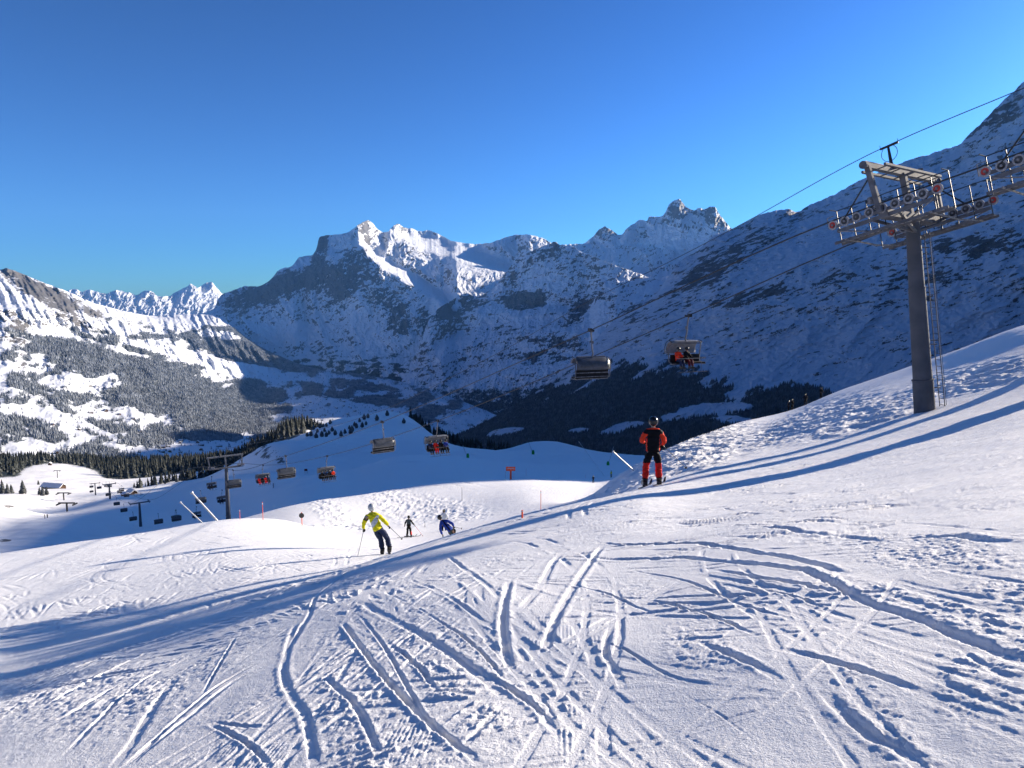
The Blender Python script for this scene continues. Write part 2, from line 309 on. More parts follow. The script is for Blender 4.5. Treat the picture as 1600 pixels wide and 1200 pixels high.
TR = [([(463,973),(450,1013),(443,1047),(457,1090),(477,1117),(487,1167),(494,1215)], .055, .022, .9, 0),
 ([(545,893),(500,927),(480,967),(453,1013)], .05, .035, .4, 0),
 ([(437,1030),(367,1063),(300,1117),(217,1183),(190,1210)], .05, .03, .6, 0), ([(417,1027),(333,1077),(267,1133),(175,1215)], .04, .03, .5, 0),
 ([(370,993),(343,1040),(313,1090)], .025, .035, .5, 0), ([(277,1057),(233,1117),(207,1160),(165,1215)], .07, .022, .5, 0),
 ([(320,1127),(367,1133),(433,1137)], .03, .04, .4, 0), ([(320,1128),(367,1150),(400,1173),(430,1210)], .03, .035, .7, 0), ([(347,1143),(320,1205)], .06, .02, .4, 0),
 ([(533,970),(576,1027),(633,1093),(693,1147),(760,1200)], .04, .05, .9, -1), ([(560,940),(593,957),(667,997),(733,1043),(806,1100)], .07, .03, .6, 0),
 ([(796,905),(786,967),(793,1027),(800,1050)], .06, .055, .9, 0), ([(943,850),(900,910),(866,973),(846,1030)], .07, .045, .7, 0),
 ([(880,862),(866,877),(843,917),(806,960)], .07, .03, .6, 0), ([(700,870),(720,885),(760,913),(786,940)], .05, .025, .8, 0), ([(956,977),(948,1027),(965,1055),(976,1085)], .05, .035, .8, -1),
 ([(943,1107),(943,1150),(946,1215)], .07, .025, .7, 0), ([(836,1080),(853,1110),(872,1145)], .05, .05, .8, 0), ([(773,1147),(800,1165),(835,1188)], .04, .03, .8, 0), ([(740,1043),(780,1066),(836,1105),(880,1160)], .04, .04, 1., 0),
 ([(930,875),(1066,873),(1166,880),(1283,903),(1350,940),(1433,967),(1533,1007),(1630,1045)], .075, .07, .8, 1), ([(925,856),(1066,850),(1183,862),(1266,880),(1330,900)], .07, .07, .8, 1),
 ([(1193,1007),(1300,1033),(1383,1060),(1470,1090)], .05, .05, .6, 1), ([(1280,1070),(1316,1110),(1366,1153),(1416,1177),(1500,1210)], .06, .055, 1., 0),
 ([(1066,997),(1133,1020),(1200,1050),(1235,1075)], .05, .035, 1.1, 0), ([(1630,1137),(1550,1173),(1515,1205)], .07, .035, .5, 0), ([(1260,987),(1340,1007)], .03, .03, .6, 0), ([(1300,1010),(1383,1050)], .03, .02, .5, 0),
 ([(1100,887),(1200,907),(1266,917),(1330,935)], .05, .03, .7, 0), ([(920,845),(1000,852),(1060,848)], .06, .05, .6, 0), ([(1150,915),(1250,935),(1330,970)], .03, .02, .6, 0), ([(1000,935),(1100,960),(1200,1000)], .03, .025, .7, 0),
 ([(850,905),(940,925),(1030,965)], .03, .02, .6, 0), ([(610,930),(670,960),(740,1010),(800,1075)], .025, .02, .7, 0), ([(900,1000),(960,1010),(1060,1060),(1150,1075)], .025, .02, .6, 0), ([(1480,1000),(1540,1040),(1620,1080)], .03, .02, .6, 0), ([(90,1190),(150,1130),(230,1060),(330,1010)], .04, .025, .6, 0), ([(980,890),(1060,905),(1160,945),(1260,975)], .03, .02, .6, 0), ([(1080,790),(1250,800),(1450,790),(1600,800)], .05, .025, .5, 0), ([(1000,815),(1200,822),(1400,815),(1620,835)], .05, .025, .5, 0), ([(700,1190),(760,1130),(800,1090)], .04, .03, .7, 0), ([(560,960),(600,1010),(640,1080),(690,1170)], .025, .025, .8, 0), ([(640,905),(700,930),(760,975)], .04, .03, .9, 0), ([(1380,845),(1500,838),(1600,852)], .12, .06, .8, 0), ([(1170,825),(1300,836),(1400,850)], .1, .04, .9, 0),
 ([(1050,1075),(1130,1120),(1215,1190)], .012, .01, .4, 0), ([(600,1000),(650,1040),(690,1090)], .03, .03, .9, 0), ([(500,1050),(560,1110),(600,1200)], .04, .03, 1., 0), ([(60,1110),(150,1060),(250,1010)], .06, .03, .5, 0), ([(0,1160),(120,1110),(220,1050)], .06, .03, .6, 0), ([(20,1080),(130,1040),(260,985)], .07, .03, .5, 0)]
rnd = random.Random(5)
def arc(cx, cy, L, head, curv):
    P = [(cx, cy)]; n = 14
    for i in range(n):
        head += curv*L/n; P.append((P[-1][0]+math.cos(head)*L/n, P[-1][1]+math.sin(head)*L/n))
    return np.array(P)
# carved turns on the pistes: down-slope, swinging left and right
for i in range(520):
    u = rnd.random()
    if i < 380: px, py = rnd.uniform(-60, 640), rnd.uniform(835, 1000)
    elif i < 430: px, py = rnd.uniform(1050, 1640), rnd.uniform(690, 900)
    elif i < 485: px, py = rnd.uniform(640, 920), rnd.uniform(755, 830)
    else: px, py = rnd.uniform(300, 1600), rnd.uniform(900, 1150)
    p = hit(px, py); r = p.xy.length
    if r > 150: continue
    L = rnd.uniform(4, 11) if r > 12 else rnd.uniform(2, 5)
    if r > 12 and rnd.random() < .2: L *= 1.6
    if r > 50: L = rnd.uniform(8, 18)
    hd = rnd.gauss(R(125) if px < 1000 else R(165), .45); wd = (.04 if r < 12 else .03+r*.0011)*rnd.uniform(.6, 1.2)
    k = rnd.choice((-1, 1))*rnd.uniform(.02, .16)*(10/max(r, 10))**.5
    a_ = arc(p.x, p.y, L, hd, k); dp = wd*.34 if r > 12 else rnd.uniform(.003, .009)
    groove(a_, wd, dp, .5, 0, rg=.4, taper=L*.35)
    if rnd.random() < .5: groove(a_+np.array([.35, .2])*(1 if r > 12 else .5), wd, dp, .5, 0, rg=.4, taper=L*.35)
for i in range(20):                                    # long shallow ski lines crossing the whole plateau, in pairs
    px, py = rnd.uniform(350, 1650), rnd.uniform(840, 960); p = hit(px, py); L = rnd.uniform(7, 17)
    tx, ty = (px+rnd.uniform(-260, 120), 1230) if px < 1000 else (px+rnd.uniform(100, 500), 1150)
    q_ = hit(min(max(tx, -100), 1800), min(ty, 1230)); hd = math.atan2(q_.y-p.y, q_.x-p.x)+rnd.gauss(0, .2); a_ = arc(p.x, p.y, L, hd, rnd.gauss(0, .05)); dp = rnd.uniform(.004, .010); wd = rnd.uniform(.02, .036)
    groove(a_, wd, dp, .7, 0, rg=.6, taper=1.); nrm_ = np.array([-math.sin(hd), math.cos(hd)])*rnd.uniform(.16, .4); groove(a_+nrm_, wd, dp, .7, 0, rg=.6, taper=1.)
for i, (pts, w, dep, be, bs) in enumerate(TR): groove(W(pts), w*.58, dep*1.0, be, bs, seed=i % 3)
H = Hv.reshape(X.shape)
# fine arcs pattern on the piste, trodden powder, bank and bench texture
mid = sst(13, 22, LR)*(1-sst(75, 110, LR))
H += np.where(front, mid*(fbm(X/.55, Y/.55, 4, 71, .7)*.017+fbm(al/1.6, ac/.35, 3, 70, .65)*.012), 0)
path = np.maximum.reduce([zone(520, 800, 45, 18, .5, 40), zone(620, 790, 55, 22, .5, 30), zone(680, 795, 90, 20, .5, 10), zone(560, 825, 30, 8, .5), zone(500, 826, 30, 6, .5)])*sst(66, 80, LR)*(1-sst(150, 200, LR))
H += np.where(front, path*(ridged(X/1.5, Y/2.2, 5, 72, .6)*.30-.1), 0)
bank = np.maximum.reduce([zone(1010, 735, 75, 42, .4, -35), zone(1100, 700, 90, 35, .4, -25), zone(1260, 660, 120, 22, .5, -20), zone(1350, 650, 110, 22, .5, -16), zone(1530, 590, 120, 20, .5, -12), zone(960, 770, 40, 14, .4, -20)])*sst(24, 32, LR)*(1-sst(110, 130, LR))
H += np.where(front, bank*(ridged(X/1.9, Y/1.9, 5, 73, .6)*.34-.13), 0)
slope2 = sst(80, 100, LR)*(1-sst(190, 260, LR)); H += np.where(front, slope2*(fbm(al/9., ac/1.3, 4, 74, .6)*.08), 0)
bench = sst(190, 220, LR)*(1-sst(500, 600, LR)); H += np.where(front, bench*(fbm(X/22., Y/3.5+.1*X, 3, 75, .6)*.3), 0)
# bare surface plus relief; shadow streaks come from towers and added columns
ZF = Z0+H
# rock shows on the scarp of the shaded knoll
rock = np.zeros_like(ZF)
for z_ in (zone(410, 705, 28, 13, .5, 15), zone(440, 718, 12, 7, .5), zone(213, 773, 14, 5, .5)): rock = np.maximum(rock, z_*(LR > 180)*(.45+.6*fbm(X/4., Y/4., 3, 77)))
rock = np.maximum(rock, (zone(8, 845, 12, 3, .5)+zone(14, 792, 9, 3, .5))*(LR > 180)*.6)
forestv = sst(900, 1050, LR)*.9*(fbm(X/60, Y/60, 3, 78) > -.6)
mead = np.maximum(zone(95, 744, 62, 19, .25, 3), zone(45, 752, 20, 10, .3))
forestv = forestv*(1-mead)+.0
forestv = np.maximum(forestv, sst(.3, .7, zone(448, 672, 40, 16, .5, -18))*(LR > 620))
P3 = np.stack([X, Y, ZF], -1)
M_near = terrain_mat('near_snow', (.10, .09, .085), (.2, .18, .16), (.02, .025, .018), .25, .013, 60)
slope = tag(grid_mesh('snow_slope', P3, {'rock': rock, 'forest': forestv}, M_near), 'groomed and tracked ski slope falling away from the camera', 'snow', kind='structure')

# ------------------------------------------------------------------ hill added out of view on the right, shaped to shade the bowl and the knoll
WZ = [(60,-120),(100,-75),(116,-46),(160,-48),(232,-58),(300,-74),(324,-84),(355,-84),(430,-100),(472,-124),(510,-122),(560,-165),(700,-290),(900,-420)]
wv = np.linspace(60, 900, 260); zs = pchip([q[0] for q in WZ], [q[1] for q in WZ], wv); sv = 3.35*wv+150
rw = []
for k, (ds, dz) in enumerate([(-160, -150), (-110, -80), (-60, -35), (-25, -10), (-6, -1), (0, 0), (6, -1), (30, -6), (120, -50), (300, -150), (600, -300)]):
    f_ = 1+wv/500.; s_ = sv+ds*f_; z_ = zs+ST*sv+dz*f_+(0 if abs(ds) < 7 else 4*fbm(wv/30., wv*0+k, 3, 301))
    rw.append(np.stack([s_*SX-wv*SY, s_*SY+wv*SX, z_], -1))
Ph = np.array(rw); hx, hy = Ph[..., 0], Ph[..., 1]; Ph[..., 2] += 1.2*fbm(hx/14., hy/14., 3, 302)
zer = np.zeros(Ph.shape[:2])
tag(grid_mesh('shade_hill', Ph, {'rock': zer-.3, 'forest': zer}, M_near), 'snowy hill added out of view so that its shadow fills the bowl', 'shade_hill', kind='structure')

# ------------------------------------------------------------------ valley and mountains: lofted ridges at their real distances
def loft(name, rows, px0, px1, ncol, nrow, label, material, relief, rockf, forestf=None, jag=0, back=.9, sky_row=None):
    """rows: bottom to crest, each [(px,py,rho)...]; relief(PX,PY)->radial displacement as a share of rho"""
    a0 = float(azt(px0, 500.)[0]); a1 = float(azt(px1, 500.)[0]); Am = np.linspace(a0, a1, ncol)
    KT = []; KR = []
    for r_ in rows:
        t, q = row(r_, Am); KT.append(t); KR.append(np.exp(q))
    KT = np.array(KT); KR = np.array(KR); k = len(rows)
    pxm = 800+FOC*np.tan(Am)
    kn = np.broadcast_to(np.arange(k)[:, None].astype(float), KT.shape)
    cnt = nrow if isinstance(nrow, list) else [max(4, nrow//(k-1))]*(k-1)
    s = np.concatenate([[0]]+[i+(np.arange(c)+1)/c for i, c in enumerate(cnt)])
    S = np.broadcast_to(s[:, None], (len(s), ncol)); Tm = pchip_cols(kn, KT, S); Rm = np.exp(pchip_cols(kn, np.log(KR), S))
    PYm = 600-FOC*np.tan(np.arctan(Tm)*1.0+PITCH); PXm = np.broadcast_to(pxm[None], PYm.shape)
    dr = relief(PXm, PYm, S)
    for M_ in (Tm, Rm):
        sm = box1(M_, 41); wgt = (1-sst(k-1.5, k-1.02, S)); M_ += (sm-M_)*wgt
    if jag:
        cj = (fbm(pxm/9., pxm*0+3.3, 4, 91, .6))*jag/FOC; Tm = Tm+cj[None]*sst(k-1.35, k-1, S)
    Rr = Rm*(1+dr)
    X_, Y_, Z_ = Rr*np.sin(Am), Rr*np.cos(Am), Tm*Rm*(1+dr)
    # back side
    nb = 14; zb = np.arange(1, nb+1)/nb
    rb = Rr[-1][None]*(1+zb[:, None]*.28); zz = Z_[-1][None]-(rb-Rr[-1][None])*back*(.5+.5*zb[:, None])
    X_ = np.concatenate([X_, rb*np.sin(Am)]); Y_ = np.concatenate([Y_, rb*np.cos(Am)]); Z_ = np.concatenate([Z_, zz])
    P = np.stack([X_, Y_, Z_], -1)
    du = np.gradient(P, axis=1); dv = np.gradient(P, axis=0); n = np.cross(du, dv); n /= np.linalg.norm(n, axis=-1, keepdims=True)+1e-9
    nzv = np.abs(n[..., 2]); pad = lambda a: np.concatenate([a, np.repeat(a[-1:], nb, 0)])
    PXp, PYp, Sp = pad(PXm), pad(PYm), pad(np.array(S))
    rk = rockf(PXp, PYp, nzv, Sp, Z_); fo = forestf(PXp, PYp, nzv, Sp, Z_) if forestf else np.zeros_like(rk)
    if forestf: rk = rk*(1-sst(.3, .6, fo))
    o = tag(grid_mesh(name, P, {'rock': rk, 'forest': fo}, material), label, 'mountain', kind='structure')
    return dict(P=P, px=PXp, py=PYp, f=fo, n=n, o=o)
def rot(px, py, ang):
    c, s = math.cos(R(ang)), math.sin(R(ang)); return px*c+py*s, -px*s+py*c
def blob(PXm, PYm, cx, cy, rx, ry, ang=0, soft=.4, wob_=.25):
    x, y = rot(PXm-cx, PYm-cy, ang); d = np.sqrt((x/rx)**2+(y/ry)**2)+wob_*fbm(PXm/14., PYm/10., 4, 101); return 1-sst(1-soft, 1+soft, d)
def shelf(PXm, PYm, line, w, jump, ends=12):
    """a gently sloping ledge: depth jumps back by `jump` (share) across the traced line"""
    l = np.array(line, float); c = pchip(l[:, 0], l[:, 1], PXm)+2.5*fbm(PXm/11., PXm*0, 3, 111); env = sst(l[0, 0]-ends, l[0, 0]+ends, PXm)*(1-sst(l[-1, 0]-ends, l[-1, 0]+ends, PXm))
    return jump*env*sst(c+w, c-w, PYm)
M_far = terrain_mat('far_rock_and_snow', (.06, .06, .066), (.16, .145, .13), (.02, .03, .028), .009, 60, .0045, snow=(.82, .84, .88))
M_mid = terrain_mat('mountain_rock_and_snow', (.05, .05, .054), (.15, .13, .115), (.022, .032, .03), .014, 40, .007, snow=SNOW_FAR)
M_eig = terrain_mat('striped_rock_and_snow', (.05, .048, .05), (.12, .105, .095), (.022, .034, .038), .026, 26, .012, snow=(.56, .60, .68))  # snow darkened and blued so its colour carries the wall's shade
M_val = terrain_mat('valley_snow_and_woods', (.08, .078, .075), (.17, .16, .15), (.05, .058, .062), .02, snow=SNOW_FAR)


def rel_w(PXm, PYm, S):
    x, y = rot(PXm, PYm, -14)
    d = -(.022+.012*sst(560, 640, PXm)*sst(480, 400, PYm))*ridged(x/52.+.4*fbm(PXm/60, PYm/60, 2, 3), y/95., 6, 121, .55)-.006*ridged(PXm/12., PYm/16., 4, 122, .6)
    e = sst(0, .5, S)
    # the great shelf below the summit, the ice plateau, small lit ledges
    d = d*(1-.75*np.maximum(blob(PXm, PYm, 735, 400, 80, 20, 17), blob(PXm, PYm, 648, 435, 60, 11, 32)))
    sh = (shelf(PXm, PYm, [(572, 385), (600, 412), (630, 428), (665, 446), (704, 474)], 9, .075)+shelf(PXm, PYm, [(630, 372), (665, 384), (720, 402), (780, 419), (815, 424)], 9, .085)
        +shelf(PXm, PYm, [(572, 352), (590, 372), (606, 395)], 6, .02, 5)+shelf(PXm, PYm, [(605, 358), (625, 366), (660, 372), (700, 384), (760, 400)], 5, .03)+shelf(PXm, PYm, [(470, 560), (520, 550), (600, 556), (680, 575)], 16, .03)
        +shelf(PXm, PYm, [(500, 392), (540, 400), (565, 405)], 9, .02))
    return d*(.3+.7*e)+sh
def rock_gen(base, k, seed, ang, sx, sy, blobs=(), snow=(), zlo=None):
    def f(PXm, PYm, nzv, S, Z_):
        x, y = rot(PXm, PYm, ang); v = base+k*(.72-nzv)+.55*fbm(x/sx, y/sy, 5, seed, .62)+.38*fbm(PXm/8., PYm/5., 4, seed+9, .65)+.46*fbm(x/15.+.4*fbm(PXm/20, PYm/20, 2, seed+3), y/2.8, 4, seed+5, .6)+.34*fbm(PXm/3.2+y/9., PYm/22., 4, seed+6, .6)
        for b in blobs: v = v+.85*b[5]*blob(PXm, PYm, *b[:5])
        for b in snow: v = v-b[5]*blob(PXm, PYm, *b[:5])
        return np.clip(v, -.6, 1.5)
    return f
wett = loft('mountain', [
 [(230,600,9500),(400,640,9000),(560,650,8000),(700,650,7300),(900,650,7300),(1050,650,7600)],
 [(230,540,11000),(330,530,10800),(400,545,10300),(500,572,9300),(600,580,8600),(700,570,8300),(900,560,8800),(1050,540,9500)],
 [(230,520,11500),(330,500,11500),(400,490,11100),(500,490,10400),(575,490,9900),(650,500,9500),(720,500,9400),(900,470,10500),(1050,470,11000)],
 [(230,500,11800),(330,489,11900),(370,465,11900),(440,437,11600),(500,410,11200),(575,415,10700),(620,430,10400),(700,450,10200),(800,430,11200),(900,420,12000),(1050,420,12500)],
 [(230,494,12100),(330,488,12186),(345,462,12200),(365,453,12157),(385,447,12115),(405,448,12073),(420,438,12042),(440,420,12000),(455,416,11950),(470,401,11900),(487,399,11843),(493,392,11823),(500,370,11800),(515,367,11740),(530,366,11680),(545,362,11620),(560,352,11560),(575,344,11500),(583,349,11606),(590,358,11700),(598,362,11806),(605,362,11900),(615,353,11980),(622,350,12036),(632,355,12116),(645,358,12220),(655,361,12300),(668,360,12361),(690,368,12466),(710,377,12561),(740,381,12704),(758,381,12790),(775,376,12853),(800,368,12942),(820,366,13014),(845,371,13103),(860,378,13157),(870,383,13192),(900,381,13300),(1050,390,13300)]],
 230, 1050, 950, [60, 90, 110, 130], 'broad snow and rock massif with a sharp summit in the middle distance', M_far, rel_w,
 rock_gen(.25, .65, 131, -28, 30, 9, [(525,425,45,48,-20,.45),(505,375,14,14,0,.4),(470,430,40,18,-30,.3),(560,440,35,45,0,.25),(430,450,70,18,-18,.5),(400,470,60,22,-20,.3),(505,385,12,25,0,.5),(625,500,18,22,0,.5),(615,470,30,14,30,.35),(660,450,20,12,30,.2),(665,505,14,22,0,.55),(640,390,14,10,30,.3),(590,500,30,40,10,.12),(500,545,50,12,10,.3),(575,360,6,22,-10,.4),(680,410,30,8,35,.3)],
   [(735,398,75,14,17,.6),(648,437,55,8,32,.6),(520,400,25,10,20,.35),(545,380,30,12,-15,.4),(570,500,22,45,-30,.35),(450,520,45,18,0,.4),(700,390,60,10,18,.4),(690,470,22,26,30,.5),(475,415,16,12,-40,.4)]),
 lambda x, y, n, S, Z_: np.clip(sst(525, 575, y+14*fbm(x/30., y/14., 4, 132))*(.55+.9*fbm(x/22., y/9., 5, 133))*(1-sst(700, 780, x)), 0, 1.1), jag=2.2)
def rel_s(PXm, PYm, S):
    x, y = rot(PXm, PYm, 8); return (-.022*ridged(x/38., y/75., 6, 141, .56)-.004*ridged(PXm/10., PYm/12., 3, 142, .6))*(.3+.7*sst(0, .5, S))+shelf(PXm, PYm, [(985, 400), (1040, 405), (1100, 400)], 12, .03)
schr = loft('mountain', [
 [(840,620,9500),(1000,620,9500),(1300,620,9500)],
 [(840,480,12800),(1000,470,12000),(1150,460,11300),(1300,460,10800)],
 [(840,400,14000),(945,395,13900),(1060,380,13000),(1150,400,12300),(1300,420,12000)],
 [(840,400,15130),(880,395,14890),(900,385,14770),(912,380,14698),(925,372,14620),(935,360,14560),(945,354,14500),(952,357,14458),(960,363,14410),(970,367,14350),(980,357,14290),(990,350,14230),(1000,344,14170),(1010,345,14110),(1015,338,14080),(1025,340,14020),(1038,334,13942),(1046,320,13894),(1053,313,13852),(1060,311,13810),(1067,316,13768),(1073,325,13732),(1085,328,13660),(1092,325,13618),(1100,327,13570),(1110,323,13510),(1117,325,13468),(1125,336,13420),(1135,347,13360),(1142,356,13318),(1165,372,13180),(1300,400,12370)]],
 840, 1300, 560, [60, 120, 110], 'jagged double summit rising behind the right-hand ridge', M_far, rel_s,
 rock_gen(.22, .55, 151, 20, 26, 8, [(1060,330,26,16,0,.3),(1110,345,25,20,30,.25),(945,365,16,10,0,.3),(1030,345,16,10,0,.2)], [(1040,375,26,18,20,.3),(1090,385,30,16,0,.25),(985,380,25,10,25,.2)]), None, jag=2.6)
def rel_m(PXm, PYm, S):
    x, y = rot(PXm, PYm, 26); return (-.022*ridged(x/42., y/90., 6, 161, .56)-.006*ridged(PXm/11., PYm/13., 4, 162, .6))*(.3+.7*sst(0, .5, S))+shelf(PXm, PYm, [(690, 495), (760, 482), (860, 482), (920, 490)], 8, .03)+shelf(PXm, PYm, [(680, 545), (760, 520), (860, 510), (950, 520)], 14, .03)+shelf(PXm, PYm, [(700, 600), (800, 575), (930, 560)], 14, .04)
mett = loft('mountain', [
 [(600,720,6500),(700,700,6200),(900,690,5600),(1300,690,5200)],
 [(600,650,7600),(640,628,7500),(700,640,7300),(800,640,6900),(900,620,6700),(1000,600,6600),(1300,600,6600)],
 [(600,615,8200),(640,585,8300),(680,560,8200),(760,545,7900),(850,550,7350),(950,540,7000),(1060,500,7100),(1300,450,8000)],
 [(600,610,8300),(640,575,8600),(665,520,8700),(690,500,8700),(720,488,8650),(760,480,8450),(850,482,7950),(930,470,7700),(1060,455,8000),(1200,400,9000),(1300,380,9200)],
 [(600,608,8400),(640,570,8800),(655,540,8900),(668,505,9000),(680,487,9050),(700,472,9050),(715,464,9050),(728,458,9000),(745,464,9000),(765,454,9000),(782,436,9000),(796,418,9000),(808,404,9000),(822,396,8850),(840,388,8700),(858,381,8600),(868,377,8500),(877,384,8450),(890,383,8400),(905,392,8400),(930,402,8350),(960,414,8300),(1000,428,8350),(1030,437,8450),(1050,427,8550),(1080,404,8700),(1130,370,9000),(1200,343,9500),(1240,338,9500),(1300,318,9500)]],  # right end of this crest raised out of sight to shade the valley
 600, 1300, 820, [70, 110, 100, 120], 'steep grey buttress mountain with snow ledges standing in front of the far peaks', M_mid, rel_m,
 rock_gen(.28, .55, 171, -12, 26, 8, [(815,470,32,14,0,.75),(840,465,16,14,0,.5),(720,478,45,14,-15,.55),(700,500,22,25,-20,.4),(905,485,12,22,30,.6),(880,505,10,8,0,.3),(790,430,20,16,-40,.25),(850,395,25,8,0,.3),(860,535,40,8,5,.5),(790,515,20,8,0,.3),(845,560,40,10,0,.4),(870,385,14,7,0,.3)],
   [(800,500,60,8,-5,.35),(930,500,16,28,10,.5),(850,440,30,22,0,.25),(830,540,30,7,0,.3),(700,540,30,20,-30,.12)]),
 lambda x, y, n, S, Z_: sst(560, 640, y+10*fbm(x/20., y/12., 4, 172)+.03*(x-800))*1.0*(.75+.5*fbm(x/14., y/7., 4, 173)), jag=2.)
def rel_e(PXm, PYm, S):
    x, y = rot(PXm, PYm, -26)
    xr, yr = rot(PXm, PYm, -22); st = -fbm(xr/30.+.3*fbm(PXm/30, PYm/30, 2, 5), yr/4.6, 5, 191, .62); big = ridged(x/140., y/55., 4, 182, .5)
    return (.006*st-.026*big-.004*ridged(PXm/16., PYm/9., 3, 183, .6))*(.25+.75*sst(0, .4, S))
def rock_e(PXm, PYm, nzv, S, Z_):
    x, y = rot(PXm, PYm, -22); st = fbm(x/30.+.3*fbm(PXm/30, PYm/30, 2, 5), y/4.6, 5, 191, .62); x2, y2 = rot(PXm, PYm, -8); st2 = fbm(x2/26., y2/4.2, 4, 192, .6)
    w = sst(1100, 1400, PXm); v = .24+.92*(st*(1-w)+st2*w)+.5*(.62-nzv)+.14*fbm(PXm/60., PYm/40., 3, 193)+.55*fbm(*[q/s_ for q, s_ in zip(rot(PXm, PYm, -16), (11., 2.3))], 4, 194, .6)
    for b in [(1110,425,50,22,-38,.55),(1190,375,45,14,-18,.5),(1060,450,30,12,-35,.4),(1000,475,40,12,-30,.3),(1240,345,35,10,-10,.4),(1170,465,40,10,-18,.55),(1130,470,30,10,-15,.4),(1210,455,20,10,-20,.5),(1300,440,30,8,-12,.4),(1020,490,60,9,-18,.3),(1500,400,60,13,5,.5),(1560,395,45,12,3,.45),(1450,440,70,8,0,.4),(1540,230,30,18,-30,.45),(1480,250,50,8,-20,.25),(1590,150,14,26,-30,.4),(1420,290,60,8,-15,.2),(1250,560,30,5,-8,.1),(1120,400,70,34,-34,.22),(1300,470,200,40,-14,.12)]: v = v+.72*b[5]*blob(PXm, PYm, *b[:5])
    for b in [(1210,420,60,14,-20,.25),(1300,520,120,20,-10,.25),(1480,500,90,22,0,.3),(1400,370,50,12,-10,.2),(1400,280,60,12,-15,.3),(1500,350,60,10,0,.3),(1120,500,60,10,-20,.3),(1170,600,60,20,0,.5)]: v = v-b[5]*blob(PXm, PYm, *b[:5])
    return np.clip(v, -.6, 1.5)
def for_e(PXm, PYm, nzv, S, Z_):
    lim = pchip([700, 850, 960, 1050, 1120, 1180, 1250, 1400, 1700], [640, 598, 556, 560, 585, 600, 592, 640, 660], PXm)
    n = fbm(*[q/s_ for q, s_ in zip(rot(PXm, PYm, -24), (34., 8.))], 5, 201, .6)
    v = sst(-14, 30, PYm-lim+34*n)*1.0+.42*n-.12
    for b in [(1120,633,62,9,-6,1.1),(1090,640,60,7,-12,.9),(985,662,26,5,-8,1.),(1160,650,42,7,4,1.1),(960,672,20,5,-8,.8),(1180,585,48,10,-40,.9),(880,600,14,3,0,.7),(960,540,30,6,-30,.4),(905,672,18,4,-8,.8),(1040,560,60,5,-32,.7),(935,590,50,3,-32,.5),(830,610,9,3,0,.7),(770,640,20,5,-8,.8),(790,675,30,6,-10,.8)]: v = v-b[5]*blob(PXm, PYm, *b[:5], .3, .3)
    for b in [(1240,612,62,16,-6,.9),(1250,640,60,14,0,.8)]: v = v+b[5]*blob(PXm, PYm, *b[:5], .3, .3)
    return np.clip(v, 0, 1.2)
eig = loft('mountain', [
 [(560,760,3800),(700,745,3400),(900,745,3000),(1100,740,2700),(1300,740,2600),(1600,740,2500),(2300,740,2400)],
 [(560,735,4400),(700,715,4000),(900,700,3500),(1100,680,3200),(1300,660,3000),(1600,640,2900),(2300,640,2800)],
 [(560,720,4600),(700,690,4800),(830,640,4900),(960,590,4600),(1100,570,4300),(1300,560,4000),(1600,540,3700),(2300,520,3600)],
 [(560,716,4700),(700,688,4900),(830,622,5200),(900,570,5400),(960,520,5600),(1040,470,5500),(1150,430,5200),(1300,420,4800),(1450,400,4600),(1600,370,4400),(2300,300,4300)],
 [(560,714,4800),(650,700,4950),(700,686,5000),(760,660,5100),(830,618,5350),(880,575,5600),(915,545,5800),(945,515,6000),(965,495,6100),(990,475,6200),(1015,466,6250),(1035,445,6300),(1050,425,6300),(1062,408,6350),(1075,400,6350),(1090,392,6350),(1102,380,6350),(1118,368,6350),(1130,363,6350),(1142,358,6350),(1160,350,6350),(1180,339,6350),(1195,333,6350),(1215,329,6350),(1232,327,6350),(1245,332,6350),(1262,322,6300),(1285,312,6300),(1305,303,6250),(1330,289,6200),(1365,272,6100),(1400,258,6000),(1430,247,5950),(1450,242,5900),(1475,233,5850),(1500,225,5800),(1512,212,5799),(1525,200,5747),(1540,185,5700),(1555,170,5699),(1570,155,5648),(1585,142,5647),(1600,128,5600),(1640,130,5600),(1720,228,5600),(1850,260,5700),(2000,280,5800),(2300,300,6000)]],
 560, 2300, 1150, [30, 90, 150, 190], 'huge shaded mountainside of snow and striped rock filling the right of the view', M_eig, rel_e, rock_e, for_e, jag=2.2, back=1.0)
mb_c = [(1130,369,14500),(1160,356,14500),(1232,334,14600),(1290,320,14600),(1330,297,14600),(1400,280,14500),(1450,330,14300),(1520,420,14000)]  # unseen peaks added to block the sun from the middle massif and valley
loft('mountain', [[(1130,620,11200),(1520,620,11000)], [(x, y+90, r_-1200) for x, y, r_ in mb_c], mb_c], 1130, 1520, 160, [20, 60], 'unseen snow peaks added behind the great wall to cast shade', M_eig, lambda a, b, S: -.02*ridged(a/60., b/60., 4, 261, .5), rock_gen(.2, .6, 262, 0, 30, 10), None)
